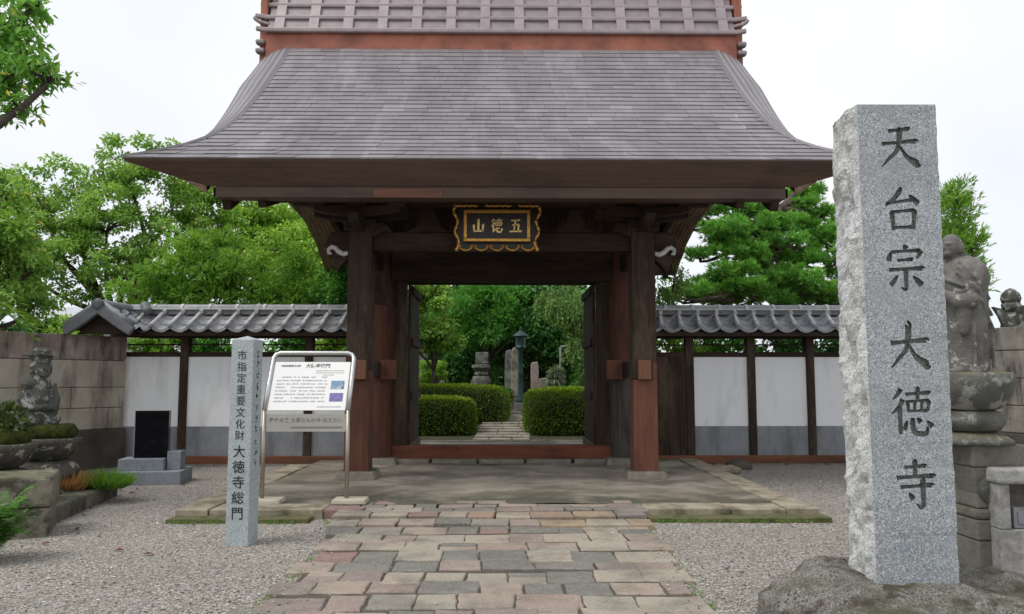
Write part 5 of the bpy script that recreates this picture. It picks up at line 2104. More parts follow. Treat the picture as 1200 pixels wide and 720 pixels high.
# ------------------------------------------------------------------ foliage materials
M['bark'] = stone('grey-brown bark', (0.045, 0.036, 0.028), (0.115, 0.095, 0.078), 6, rough=.95, bump=1.0, bdist=.03, bscale=14)
M['bark_pine'] = stone('red-grey pine bark', (0.07, 0.05, 0.042), (0.17, 0.125, 0.11), 6, rough=.95, bump=1.0, bdist=.03, bscale=14)
M['lf_cherry'] = leafmat('loose broad leaves', (0.135, 0.28, 0.055), (0.40, 0.64, 0.14), (0.68, 0.62, 0.16), .4)
M['lf_near'] = leafmat('long pointed leaves', (0.128, 0.331, 0.071), (0.331, 0.635, 0.139), (0.680, 0.660, 0.128), .38)
M['lf_feather'] = leafmat('feathery sprays', (0.11, 0.25, 0.035), (0.31, 0.56, 0.085), (0.42, 0.62, 0.12), .35)
M['lf_yellow'] = leafmat('yellow-green leaves', (0.198, 0.372, 0.053), (0.438, 0.680, 0.120), (0.680, 0.680, 0.131), .35)
M['lf_dark'] = leafmat('dark glossy leaves', (0.042, 0.125, 0.033), (0.125, 0.319, 0.073), None, .22, .4)
M['lf_garden'] = leafmat('bright garden sprays', (0.06, 0.2, 0.035), (0.185, 0.48, 0.08), None, .3)
M['lf_pale'] = leafmat('pale hanging leaves', (0.092, 0.197, 0.053), (0.262, 0.420, 0.118), (0.465, 0.465, 0.197), .35)
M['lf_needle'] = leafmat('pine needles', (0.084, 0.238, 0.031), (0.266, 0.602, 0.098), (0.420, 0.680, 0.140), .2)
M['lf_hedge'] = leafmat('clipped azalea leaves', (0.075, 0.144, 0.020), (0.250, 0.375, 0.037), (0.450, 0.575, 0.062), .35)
M['lf_wood'] = leafmat('far wood leaves', (0.033, 0.103, 0.027), (0.114, 0.296, 0.068), None, .2)
M['hedge_core'] = plain('hedge inner twigs', (0.02, 0.022, 0.01), 1.0)
M['straw'] = leafmat('dry grass blades', (0.46, 0.24, 0.1), (0.68, 0.42, 0.2), None, .3)
M['grass'] = leafmat('green grass blades', (0.109, 0.248, 0.031), (0.264, 0.465, 0.078), None, .35)
M['fern'] = leafmat('bright fern fronds', (0.05, 0.16, 0.025), (0.16, 0.36, 0.06), (0.28, 0.46, 0.1), .3)
M['lf_silver'] = leafmat('silvery weeping leaves', (0.13, 0.17, 0.1), (0.34, 0.4, 0.28), None, .3)
M['lf_pot'] = leafmat('dull pot leaves', (0.035, 0.055, 0.015), (0.11, 0.15, 0.04), None, .2)


def PB(lst):
    """crown masses read off the photograph: (u, v, depth, radius in metres)"""
    r_ = []
    for (u, v, Y, r, *e) in lst:
        x, z = at(u, v, Y)
        r_.append((x, Y, z, r, r * (e[1] if len(e) > 1 else 1.0), r * (e[0] if e else .8)))
    return r_


def tree(name, label, cat, masses, mat, n, L, W, per=20, f=(.26, .44), trunk=None, style='broad', bark='bark', group=None, limbs=True, tr=.16, shell=.5, flat=.7, rise=0.0, out=.9):
    """trunk with limbs to every mass and twigs to its clumps, crown of single leaves"""
    ms = PB(masses)
    cx = sum(m[0] for m in ms) / len(ms)
    cy = sum(m[1] for m in ms) / len(ms)
    bx, by = trunk if trunk else (cx, cy)
    t = thing(name, label, cat, (bx, by, ground_h(bx, by) - .05), 0, group)
    zlow = min(m[2] - m[5] for m in ms)
    zf = max(.5, zlow * .8)
    w = MB()
    top = max(ms, key=lambda m: m[2])
    mid = (bx + (cx - bx) * .5 + .1, by + (cy - by) * .5, max(zf, 1.0))
    limb(w, (bx, by, ground_h(bx, by) - .1), mid, tr, tr * .75, .05)
    for m in ms:
        limb(w, mid, (m[0], m[1], m[2] - m[5] * .2), tr * .55, tr * .16, .12)
    cl = sub_blobs(ms, per, f, flat, out)
    if limbs:
        for c in random.sample(cl, min(len(cl), 8 * len(ms))):
            m = min(ms, key=lambda q: (q[0] - c[0]) ** 2 + (q[1] - c[1]) ** 2 + (q[2] - c[2]) ** 2)
            limb(w, (m[0], m[1], m[2] - m[5] * .2), c[:3], tr * .16, tr * .05, .15, 4)
    w.build('trunk', M[bark], t, world=True, smooth=True, fix=False)
    P_, U, idx = blob_points(cl, n, shell)
    ct = rng.normal(.45, .16, len(cl))[idx]
    if style == 'broad':
        D = U * .55 + unit(n) * .9 + np.array([0, 0, -.35])
        N_ = unit(n) * .7 + np.array([0, 0, 1.0])
        ln = L * rng.uniform(.65, 1.25, n)
        wd = W * rng.uniform(.7, 1.2, n)
    elif style == 'feather':
        k = 6
        m_ = n // k
        P_, U, ct = P_[:m_], U[:m_], ct[:m_]
        base = U * 1.0 + unit(m_) * .35 + np.array([0, 0, .15 + rise])
        base /= np.linalg.norm(base, axis=1, keepdims=True)
        P_ = np.repeat(P_, k, 0)
        B_ = np.repeat(base, k, 0)
        D = B_ + unit(m_ * k) * .5
        P_ = P_ + B_ * np.tile(np.linspace(0, L * 1.1, k), m_)[:, None]
        N_ = unit(m_ * k)
        ct = np.repeat(ct, k)
        ln = L * rng.uniform(.6, 1.2, m_ * k)
        wd = W * rng.uniform(.7, 1.2, m_ * k)
    elif style == 'needle':
        k = 16
        m_ = n // k
        P_, U, ct = P_[:m_], U[:m_], ct[:m_]
        base = U * .8 + unit(m_) * .3 + np.array([0, 0, .75])
        base /= np.linalg.norm(base, axis=1, keepdims=True)
        P_ = np.repeat(P_, k, 0)
        D = np.repeat(base, k, 0) + unit(m_ * k) * .75
        N_ = unit(m_ * k)
        ct = np.repeat(ct, k)
        ln = L * rng.uniform(.7, 1.2, m_ * k)
        wd = np.full(m_ * k, W)
    elif style == 'hang':
        k = 7
        m_ = n // k
        P_, U, ct = P_[:m_], U[:m_], ct[:m_]
        drift = unit(m_) * np.array([1, 1, .1]) * .35 + np.array([0, 0, -1.0])
        P_ = np.repeat(P_, k, 0) + np.repeat(drift, k, 0) * np.tile(np.linspace(0, L * 4.5, k), m_)[:, None]
        D = np.repeat(drift, k, 0) + unit(m_ * k) * .8
        N_ = unit(m_ * k) + np.array([0, 0, .6])
        ct = np.repeat(ct, k)
        ln = L * rng.uniform(.7, 1.2, m_ * k)
        wd = W * rng.uniform(.7, 1.2, m_ * k)
    tint = np.clip(ct + rng.normal(0, .14, len(P_)), 0, .88)
    odd = rng.random(len(P_)) < .02
    tint[odd] = 1.0
    leaf_mesh('crown', mat, t, P_, D, N_, ln, wd, tint)
    return t


# far wood seen through the gate and over the walls
ms = PB([(480, 400, 44, 5.0), (540, 380, 46, 6.0), (600, 370, 47, 6.5), (660, 380, 46, 6.0), (720, 390, 45, 5.5), (420, 410, 45, 4.5), (500, 440, 38, 2.6), (690, 440, 38, 2.6), (590, 430, 42, 3), (560, 440, 40, 2.5), (640, 440, 40, 2.6)])
cl = sub_blobs(ms, 40, (.2, .36))
P_, U, idx = blob_points(cl, 26000, .5)
D = U * .5 + unit(26000) * .9 + np.array([0, 0, -.3])
wood_far = leaf_mesh('far_wood', M['lf_wood'], None, P_, D, unit(26000) + np.array([0, 0, .8]), rng.uniform(.3, .55, 26000), rng.uniform(.18, .32, 26000), np.clip(rng.normal(.4, .18, len(cl))[idx] + rng.normal(0, .14, 26000), 0, .85))
tag(wood_far, kind='stuff')

# trees over the left wall
tree('cherry_tree', 'tall loose broadleaf tree with sky showing through its crown behind the tiled wing', 'tree',
     [(100, 225, 21, 1.35, .8), (150, 200, 22, 1.3, .7), (205, 205, 23, 1.35, .7), (245, 235, 23, 1.3, .8), (60, 262, 20.5, 1.25, .8), (125, 265, 21, 1.3, .7), (190, 262, 22, 1.3, .7), (45, 320, 20, 1.2, .8), (105, 318, 20.5, 1.2, .7), (165, 315, 21, 1.1, .7), (260, 275, 23, 1.2, .7), (20, 240, 21, 1.3, .8)],
     M['lf_cherry'], 36000, .13, .07, per=26, f=(.18, .34), trunk=(-10.6, 21.5), shell=.3, flat=.5, out=1.0, tr=.2)
tree('broadleaf_tree', 'dense yellow-green tree right behind the feathery conifers, close to the gate roof', 'tree',
     [(290, 265, 24, 1.4), (335, 262, 24.5, 1.5), (380, 285, 24, 1.5), (425, 300, 24, 1.5), (345, 310, 23, 1.5), (300, 305, 23, 1.2), (395, 330, 22.5, 1.3)],
     M['lf_yellow'], 30000, .15, .085, per=34, f=(.2, .34), shell=.5)
tree('feathery_conifer', 'broad feathery green conifer standing just behind the middle of the left tiled wall', 'tree',
     [(225, 300, 18.3, .75, .8), (262, 298, 18.5, .75, .8), (195, 325, 18.2, .7, .7), (240, 330, 18.2, .85, .7), (285, 328, 18.4, .75, .7), (165, 345, 18, .6, .7), (205, 352, 18.2, .6), (255, 355, 18.2, .7)],
     M['lf_feather'], 40000, .10, .03, per=17, f=(.26, .38), style='feather', tr=.12, shell=.8, flat=.5, out=1.05)
tree('feathery_conifer', 'smaller feathery conifer with a pointed top between the gate post and the broad conifer', 'tree',
     [(345, 318, 18.8, .45, 1.2), (345, 340, 18.7, .8, .8), (315, 350, 18.6, .6, .8), (375, 352, 18.6, .65, .8)],
     M['lf_feather'], 20000, .10, .03, per=16, f=(.26, .38), style='feather', tr=.1, shell=.8, rise=.3, flat=.6, out=1.05)
tree('round_shrub', 'round bright green shrub against the left gate post above the tiled wall', 'shrub',
     [(398, 338, 18.0, .62, 1.0), (410, 355, 18.0, .55, 1.0)], M['lf_garden'], 6000, .09, .05, per=24, f=(.25, .4), tr=.07)

# near branches over the left edge; their trunk stands outside the picture
tree('overhanging_tree', 'leafy branches of a near tree reaching in over the upper left corner', 'tree',
     [(-60, 60, 9.2, .9), (8, 25, 9.0, .42, .9), (25, 68, 9.0, .40, .8), (60, 92, 9.0, .30, .6), (22, 122, 9.0, .36, .7), (5, 100, 9.1, .35, .9), (35, 8, 9, .3, .6)],
     M['lf_near'], 4200, .125, .05, per=14, f=(.3, .5), trunk=(-8.9, 9.6), shell=.2, out=.95, tr=.17)
tree('leafy_tree', 'leafy tree at the picture edge behind the weathered block wall, below the overhanging branches', 'tree',
     [(-30, 260, 13.2, 1.0), (5, 225, 13.5, .55, .9), (12, 275, 13.5, .6, .9), (28, 318, 13.5, .6, .9), (-5, 330, 13.5, .7, .9), (40, 355, 14, .5, .8)],
     M['lf_cherry'], 6500, .13, .065, per=22, f=(.2, .36), trunk=(-9.9, 13.6), shell=.3, tr=.13)

# palm fronds at the left edge
pt_ = thing('palm', 'palm with narrow arching fronds at the picture edge in front of the block wall', 'palm', (-7.3, 10.7, 0.1))
w = MB()
w.tube([(0, 0, -.2), (.03, 0, 1.2), (0, .02, 2.55)], [.13, .11, .1], 10)
w.build('trunk', M['bark'], pt_, smooth=True)
for k in range(15):
    a = 2 * PI * k / 15 + .2
    ln_ = random.uniform(.55, .95)
    up = random.uniform(.15, .75)
    C, D, N_, Ls = [], [], [], []
    pts = []
    for i in range(15):
        t = i / 14
        p = np.array([math.cos(a) * ln_ * t, math.sin(a) * ln_ * t, 2.55 + up * ln_ * t - .75 * ln_ * t * t])
        pts.append(tuple(p))
        if i > 2:
            for s in (-1, 1):
                for q in range(2):
                    d = np.array([math.cos(a) * .8 - s * math.sin(a), math.sin(a) * .8 + s * math.cos(a), -.25 + rng.normal(0, .08)])
                    C.append(p)
                    D.append(d + rng.normal(0, .06, 3))
                    N_.append([0, 0, 1])
                    Ls.append(.3 * (1 - .5 * abs(t - .5)) * ln_)
    fr = MB()
    fr.tube(pts, .01, 5)
    frond = fr.build('frond', M['grass'], pt_, fix=False)
    leaf_mesh('leaflets', M['lf_yellow'] if k % 4 == 0 else M['lf_cherry'], frond, np.array(C), np.array(D), np.array(N_, float), np.array(Ls), .03, np.clip(rng.normal(.45, .15, len(C)), 0, .86), world=False)

# bushes that show in the slit between wall and roof
for i, (u_, v_, Y, r_, mt, lab) in enumerate([(180, 400, 16.6, .62, 'lf_feather', 'bush in the gap under the tiled roof nearest the block wall'), (245, 402, 16.7, .66, 'lf_garden', 'bush in the gap under the tiled roof left of the slim marker'), (335, 402, 16.7, .7, 'lf_garden', 'bush in the gap under the tiled roof above the notice board'),
                                              (392, 400, 16.6, .6, 'lf_yellow', 'bush in the gap under the tiled roof touching the left gate post'), (790, 402, 16.6, .55, 'lf_yellow', 'bush in the gap above the dark board panel'), (850, 403, 16.7, .62, 'lf_garden', 'bush in the gap over the first white panel after the board panel'), (915, 402, 16.7, .62, 'lf_dark', 'bush in the gap over the middle white panel'), (975, 402, 16.7, .6, 'lf_dark', 'bush in the gap beside the very tall post')]):
    tree('bush', 'green ' + lab, 'bush', [(u_, v_ + 4, Y, r_, .75, .5), (u_ + 22, v_ + 12, Y, r_ * .8, .8, .5)], M[mt], 2600, .1, .055, per=16, f=(.25, .4), tr=.05, group='bushes behind the plaster walls')
tree('bush', 'light yellow-green bush above the block wall beside the roof gable wing', 'bush', [(85, 384, 16.5, .5, .7), (112, 388, 16.2, .4, .7), (60, 388, 16.5, .35, .7)], M['lf_yellow'], 3600, .085, .05, per=18, f=(.25, .4), tr=.05)
tree('bush', 'dark leafy bush peeping over the weathered block wall behind the seated statue', 'bush', [(40, 388, 15.0, .38, .6), (15, 392, 14.6, .35, .6)], M['lf_dark'], 2200, .09, .05, per=16, f=(.25, .4), tr=.05)

# pine over the right wall
pm = [(u_, v_, Y_, r_, q_ * 1.45) for (u_, v_, Y_, r_, q_) in [(800, 262, 20.5, .55, .38), (825, 245, 20.2, .6, .35), (870, 245, 20.5, .7, .4), (845, 272, 20, .75, .4), (895, 262, 20.2, .75, .42), (925, 238, 21, .65, .45), (945, 228, 21.2, .55, .4), (915, 285, 20.2, .6, .36), (870, 298, 19.8, .7, .36),
      (850, 318, 19.8, .65, .34), (825, 340, 19.8, .55, .3), (880, 340, 19.8, .75, .32), (930, 330, 20, .75, .4), (955, 275, 20.5, .75, .45), (975, 300, 20.4, .7, .45), (965, 340, 20, .65, .4), (1000, 320, 20.2, .7, .5), (990, 262, 21, .6, .4), (790, 345, 19.6, .35, .3), (850, 285, 20.4, .6, .4), (900, 320, 20.6, .6, .4), (940, 305, 20.6, .6, .4), (820, 300, 20.3, .5, .36), (800, 348, 20, .5, .4), (845, 350, 20.4, .6, .4), (905, 352, 20.3, .65, .4), (950, 352, 20.5, .6, .4), (985, 348, 20.6, .6, .4), (880, 275, 20.8, .6, .4), (905, 300, 20.9, .6, .4), (840, 330, 20.7, .6, .4), (930, 265, 20.9, .6, .4), (960, 250, 21.1, .5, .4), (860, 225, 20.9, .45, .4)]]
pine = thing('pine_tree', 'pine tree with layered needle pads and leaning trunk behind the right tiled wall', 'tree', (at(915, 340, 20.4)[0], 20.4, 0))
w = MB()
tp = [at(922, 420, 20.4), at(912, 340, 20.4), at(893, 300, 20.5), at(890, 270, 20.6), at(915, 245, 20.8), at(932, 225, 21)]
w.tube([(tp[0][0] + .2, 20.4, -.1)] + [(p[0], 20.4 + .1 * i, p[1]) for i, p in enumerate(tp)], [.3, .27, .24, .21, .17, .11, .06], 9)
tz_ = [(p[0], 20.4 + .1 * i, p[1]) for i, p in enumerate(tp)]
ms = PB(pm)
cl = []
for m in ms:
    src = min(tz_, key=lambda q: abs(q[2] - (m[2] - .3)) + .15 * abs(q[0] - m[0]))
    limb(w, src, (m[0], m[1], m[2] - m[5] * .6), .085, .03, .14)
    for c in range(13):
        a, r_ = random.uniform(0, 6.28), random.random() ** .5
        c_ = (m[0] + math.cos(a) * r_ * m[3], m[1] + math.sin(a) * r_ * m[4], m[2] + random.uniform(-.5, .7) * m[5] * (1.1 - r_), m[3] * .34, m[4] * .34, m[5] * .5)
        cl.append(c_)
        if c % 2:
            limb(w, (m[0], m[1], m[2] - m[5] * .6), c_[:3], .022, .01, .1, 3)
w.build('trunk', M['bark_pine'], pine, world=True, smooth=True, fix=False)
n_t, k = 9000, 14
P_, U, idx = blob_points(cl, n_t, .3)
base = U * .55 + unit(n_t) * .3 + np.array([0, 0, .8])
base /= np.linalg.norm(base, axis=1, keepdims=True)
ct = rng.normal(.45, .15, len(cl))[idx] + .18 * U[:, 2]  # brighter on each clump's upward side: light painted into the needle tint
D = np.repeat(base, k, 0) + unit(n_t * k) * .8
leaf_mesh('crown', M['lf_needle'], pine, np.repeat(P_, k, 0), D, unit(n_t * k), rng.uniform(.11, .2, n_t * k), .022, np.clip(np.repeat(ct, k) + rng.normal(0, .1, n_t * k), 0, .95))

tree('juniper', 'bright green juniper standing behind the head of the monk statue', 'tree',
     [(1118, 240, 12.5, .32, 1.2), (1122, 275, 12.5, .38, 1.0), (1138, 290, 12.5, .22, 1.0), (1105, 300, 12.5, .4, 1.0), (1125, 330, 12.6, .4, 1.0)], M['lf_feather'], 15000, .09, .02, per=22, f=(.28, .45), style='feather', tr=.08, rise=.6)
tree('willow_branch_tree', 'thin drooping twigs of a slender tree hanging beside the right end of the gate soffit', 'tree',
     [(790, 318, 17.8, .3, 1.0), (782, 340, 17.8, .28, .9)], M['lf_pale'], 900, .09, .04, per=8, f=(.3, .5), style='hang', tr=.05, shell=.2)

# garden seen through the gate
tree('garden_tree', 'bright feathery tree seen left of centre through the gate above the hedges', 'tree',
     [(560, 350, 29.6, 1.05, .7), (535, 368, 29.4, 1.05, .7), (588, 366, 29.6, .95, .7), (560, 388, 29.2, 1.0, .55), (598, 385, 29.5, .55, .6), (605, 350, 29.8, .75, .7)], M['lf_garden'], 40000, .17, .04, per=28, f=(.22, .36), style='feather', trunk=(-.7, 29.6), tr=.1, shell=.6)
tree('garden_tree', 'broadleaf tree with dark gaps close behind the left door leaf', 'tree',
     [(500, 350, 25, .8, .9), (505, 385, 24.8, .75, .8), (525, 400, 24.8, .55, .7), (490, 400, 25, .6, .8)], M['lf_cherry'], 9000, .14, .08, per=22, f=(.24, .4), tr=.09, shell=.4)
tree('garden_tree', 'dark evergreen tree behind the green lamp post', 'tree',
     [(625, 350, 30, 1.6), (650, 390, 30, 1.5), (600, 410, 31, 1.4), (560, 420, 31, 1.4), (520, 420, 31, 1.4), (680, 420, 30, 1.4), (640, 425, 30.5, 1.2)], M['lf_dark'], 26000, .2, .1, per=30, f=(.2, .36), trunk=(1.3, 30.5), tr=.2)
tree('garden_tree', 'pale drooping tree close behind the right door leaf', 'tree',
     [(665, 352, 25.5, .75, .8), (690, 370, 25.5, .7, .8), (640, 345, 25.8, .45, .6), (678, 400, 25.3, .5, .8), (690, 420, 25.3, .4, .8)], M['lf_pale'], 9500, .13, .05, per=16, f=(.24, .42), style='hang', trunk=(3.2, 25.8), tr=.09, shell=.3)


def hedge(label, x0, x1, y0, y1, z1, n, seed, dome=.25):
    cx, cy = (x0 + x1) / 2, (y0 + y1) / 2
    g = ground_h(cx, y0) - .03
    t = thing('clipped_hedge', label, 'hedge', (cx, cy, g), 0, 'clipped hedges beyond the gate')
    a, b_, c = (x1 - x0) / 2, (y1 - y0) / 2, z1 - g
    def surf(u):
        p = np.sign(u) * np.abs(u) ** .42
        q = p * np.array([a, b_, c * .5])
        q[:, 2] += c * .5
        q[:, 2] += dome * .25 * (1 - (q[:, 0] / a) ** 2) * (q[:, 2] / c)
        return q
    def surf2(p):
        q = p * np.array([a, b_, c * .5])
        q[:, 2] += c * .5
        q[:, 2] += dome * .25 * (1 - (q[:, 0] / a) ** 2) * (q[:, 2] / c)
        return q
    n_ = 24
    mb_ = MB()
    vs, fs = [], []
    for i in range(n_ + 1):
        th = PI * i / n_
        for j in range(2 * n_):
            ph = PI * j / n_
            vs.append((math.sin(th) * math.cos(ph), math.sin(th) * math.sin(ph), math.cos(th)))
    V = surf(np.array(vs)) * np.array([.95, .95, .965])
    for i in range(n_):
        for j in range(2 * n_):
            q, r_ = i * 2 * n_ + j, i * 2 * n_ + (j + 1) % (2 * n_)
            fs.append((q, q + 2 * n_, r_ + 2 * n_, r_))
    mb_.add([tuple(p) for p in V], fs)
    mb_.build('twigs', M['hedge_core'], t, smooth=True)
    U = rng.uniform(-1, 1, (n, 3))
    ax = rng.choice(3, n, p=[.22, .38, .4])
    U[np.arange(n), ax] = np.sign(rng.normal(size=n))
    U[:, 2] = np.where(ax == 2, 1, U[:, 2])
    U = U / (np.abs(U) ** 6).sum(1, keepdims=True) ** (1 / 6)
    P_ = surf2(U) * (1 + rng.normal(0, .018, (n, 1)) + .02 * np.array([noise.noise((p[0] * 4 + seed, p[1] * 4, p[2] * 4)) for p in U])[:, None])
    D = U + unit(n) * .8 + np.array([0, 0, .45])
    tint = np.clip(.28 + .42 * (U[:, 2] > .9) + rng.normal(0, .17, n), 0, 1)  # top leaves yellower for new growth, with the lit top painted into the tint
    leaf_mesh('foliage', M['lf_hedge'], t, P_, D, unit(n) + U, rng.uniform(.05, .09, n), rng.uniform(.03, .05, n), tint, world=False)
    return t


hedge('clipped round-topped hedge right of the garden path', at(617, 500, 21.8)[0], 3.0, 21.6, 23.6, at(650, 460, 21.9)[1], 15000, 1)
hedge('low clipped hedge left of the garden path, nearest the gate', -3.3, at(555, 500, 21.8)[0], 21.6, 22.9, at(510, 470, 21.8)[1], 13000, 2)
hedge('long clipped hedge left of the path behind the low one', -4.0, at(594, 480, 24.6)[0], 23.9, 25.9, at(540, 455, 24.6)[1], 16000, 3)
tree('topiary_bush', 'small rounded topiary on a thick stem behind the left hedges', 'bush', [(506, 430, 27.0, .48, .62), (497, 442, 27, .35, .6), (516, 440, 27, .3, .6)], M['lf_yellow'], 7000, .08, .04, per=26, f=(.24, .4), tr=.12)
tree('garden_shrub', 'low bright shrub between the door leaf and the silvery weeping shrub', 'shrub', [(684, 455, 25.8, .5, .7), (672, 470, 25.6, .4, .7), (690, 440, 26.2, .4, .8)], M['lf_garden'], 5000, .1, .05, per=20, tr=.06)
tree('garden_shrub', 'low shrub at the foot of the green lamp post', 'shrub', [(632, 470, 26.6, .4, .6), (590, 462, 27.6, .45, .7)], M['lf_dark'], 3600, .1, .05, per=18, tr=.06)

# silvery weeping shrub
wx, wz = at(652, 436, 26.2)
ws = thing('weeping_shrub', 'silvery weeping shrub drooping like a mop behind the right hedge', 'shrub', (wx, 26.2, ground_h(wx, 26.2)))
gz = ground_h(wx, 26.2)
w = MB()
w.tube([(0, 0, -.1), (.04, 0, .7), (0, 0, wz - gz - .15)], [.09, .07, .05], 8)
w.build('stem', M['bark'], ws, smooth=True)
C, D, ln_ = [], [], []
for k in range(130):
    a = random.uniform(0, 6.28)
    r_ = random.uniform(.12, .42)
    for i in range(9):
        t = i / 8
        C.append((math.cos(a) * r_ * (t ** .5), math.sin(a) * r_ * (t ** .5), wz - gz - .02 + .12 * math.sin(PI * min(1, t * 1.6)) - 1.15 * t * t))
        D.append((math.cos(a) * .3, math.sin(a) * .3, .3 - 1.6 * t))
C, D = np.array(C), np.array(D)
leaf_mesh('foliage', M['lf_silver'], ws, C, D + rng.normal(0, .12, D.shape), unit(len(C)), .2, .035, np.clip(rng.normal(.5, .2, len(C)), 0, 1), world=False)
C = np.zeros((16, 3)) + [0, 0, wz - gz]
leaf_mesh('shoots', M['lf_silver'], ws, C, unit(16) * .5 + np.array([0, 0, 1]), unit(16), .3, .03, rng.random(16), world=False)

# ------------------------------------------------------------------ garden stones and lamp
M['verdigris'] = plain('blue-green painted iron', (0.028, 0.062, 0.066), 0.5, 0.3, .2, 6)
M['lamp_glass'] = plain('dull lamp housing', (0.04, 0.075, 0.085), .35, .2, .2, 6)
M['garden_stone'] = stone('grey garden stone', (0.15, 0.155, 0.145), (0.30, 0.30, 0.28), 4, stain=(0.09, 0.095, 0.08), stain_scale=3, bump=.6)
M['garden_stone_buff'] = stone('buff garden stone', (0.24, 0.22, 0.165), (0.42, 0.39, 0.31), 4, stain=(0.13, 0.125, 0.09), stain_scale=3, bump=.6)
M['garden_stone_pink'] = stone('pink-grey garden stone', (0.25, 0.2, 0.18), (0.42, 0.34, 0.31), 4, bump=.6)
LY = 26.6
lx, lz0 = at(610, 487, LY)
g = ground_h(lx, LY)
def lzz(v):
    return at(610, v, LY)[1] - g
lp_ = thing('garden_lamp', 'blue-green lamp post with a domed lantern head on a stone plinth beside the garden path', 'lamp post', (lx, LY, g))
b = MB()
b.box((0, 0, lzz(482) / 2 - .05), (.62, .6, lzz(482) + .1))
b.build('lower_plinth', M['garden_stone'], lp_, bevel=.03)
b = MB()
b.box((.02, 0, (lzz(482) + lzz(472)) / 2), (.44, .42, lzz(472) - lzz(482)))
b.build('upper_plinth', M['garden_stone'], lp_, bevel=.02)
b = MB()
b.lathe([(.18, lzz(472)), (.16, lzz(469)), (.1, lzz(464)), (.085, lzz(440)), (.10, lzz(438)), (.085, lzz(436)), (.075, lzz(412)), (.12, lzz(410)), (.1, lzz(409))], n=16)
b.build('post', M['verdigris'], lp_, smooth=True)
b = MB()
b.lathe([(.15, lzz(409)), (.19, lzz(407.5)), (.165, lzz(405)), (.165, lzz(396)), (.17, lzz(395.5))], n=8)
b.build('lantern', M['lamp_glass'], lp_)
b = MB()
b.lathe([(.17, lzz(395.6)), (.29, lzz(394.6)), (.27, lzz(393.5)), (.15, lzz(390.5)), (.06, lzz(388.5)), (.03, lzz(386.5)), (.045, lzz(385.5)), (.01, lzz(383.5))], n=16)
b.build('cap', M['verdigris'], lp_, smooth=True)


def slab(label, u0, u1, v0, v1, Y, mat, thick=.3, top=1.0, name='memorial_stone', rz=0):
    x0, z1 = at(u0, v0, Y)
    x1, _ = at(u1, v0, Y)
    g = ground_h((x0 + x1) / 2, Y)
    t = MB()
    w, h_ = x1 - x0, z1 - g
    t.prism([(-w / 2, -.1), (w / 2, -.1), (w / 2 * top, h_ * .9), (w / 2 * top * .75, h_), (-w / 2 * top * .7, h_ * .985), (-w / 2 * top, h_ * .93)], -thick / 2, thick / 2)
    o = t.build(name, M[mat], None, bevel=.03)
    o.location = ((x0 + x1) / 2, Y, g)
    o.rotation_euler = (0, 0, rz)
    return tag(o, label, 'stone')


slab('tall grey memorial slab close to the left door leaf', 485, 500.5, 396, 440, 28.5, 'garden_stone')
slab('pale buff standing stone just left of the green lamp post', 599, 608, 407, 470, 27.6, 'garden_stone_buff', .4, .9)
slab('dark grey standing slab behind the buff stone', 591, 601, 410, 470, 28.6, 'garden_stone', .3, .85)
slab('pink-edged standing stone right of the green lamp post', 622, 631, 424, 470, 28.5, 'garden_stone_pink', .3, 1)
slab('low pale cut stone beside the silvery weeping shrub', 631.5, 642, 443, 470, 27.6, 'garden_stone_buff', .5, 1)
slab('squat stone block behind the long left hedge', 513, 521, 436, 470, 28, 'garden_stone_buff', .4, 1)
gx, gzz = at(564, 404, 28.5)
g = ground_h(gx, 28.5)
gl = thing('stacked_stone_lantern', 'grey stacked stone lantern with a square top behind the long hedge', 'stone lantern', (gx, 28.5, g))
def gz_(v):
    return at(564, v, 28.5)[1] - g
for nm, prof_, nn in (('drum', [(.3, -.1), (.34, gz_(455)), (.36, gz_(447)), (.3, gz_(441))], 16), ('ring', [(.2, gz_(441)), (.26, gz_(438)), (.2, gz_(435))], 16), ('bowl', [(.24, gz_(435)), (.35, gz_(431)), (.33, gz_(428)), (.2, gz_(427))], 8)):
    b = MB()
    b.lathe(prof_, n=nn, wob=.05)
    b.build(nm, M['ped_dark'], gl, smooth=nn > 8)
b = MB()
b.box((.03, 0, (gz_(427) + gz_(413)) / 2), (.46, .44, gz_(413) - gz_(427)))
b.build('square_top', M['garden_stone'], gl, bevel=.03)
px_, pz_ = at(656.5, 407, 27.3)
g = ground_h(px_, 27.3)
b = MB()
b.tube([(0, 0, -.1), (0, 0, pz_ - g), (.02, 0, pz_ - g + .02), (.25, 0, pz_ - g + .03)], .035, 8)
o = b.build('standpipe', M['garden_stone'], None, smooth=True)
o.location = (px_, 27.3, g)
tag(o, 'thin grey standpipe with a bent top above the silvery weeping shrub', 'pipe')
px_, pz_ = at(678, 415, 27)
g = ground_h(px_, 27)
b = MB()
b.tube([(0, 0, -.1), (0, 0, pz_ - g)], .025, 6)
o = b.build('stake', M['wood_dark'], None)
o.location = (px_, 27, g)
tag(o, 'thin dark stake beside the right door leaf', 'stake')

# ------------------------------------------------------------------ grass tufts and fern in front
def tuft(label, mats, x, y, z, r, n, L, lean=.8, name='grass_tuft'):
    t = thing(name, label, 'grass', (x, y, z))
    for nm, mat, ox, cnt in mats:
        a = rng.random(cnt) * 6.28
        q = np.sqrt(rng.random(cnt)) * r
        C = np.stack([np.cos(a) * q * .8 + ox, np.sin(a) * q * .6 + (-.16 if ox < 0 else .05), np.zeros(cnt)], 1)
        D = np.stack([np.cos(a) * q / r * lean + rng.normal(0, .25, cnt) + ox, np.sin(a) * q / r * lean + rng.normal(0, .25, cnt), np.full(cnt, .75)], 1)
        leaf_mesh(nm, M[mat], t, C, D, unit(cnt), L * rng.uniform(.5, 1.2, cnt), .014, rng.random(cnt) * .85, world=False)
    return t


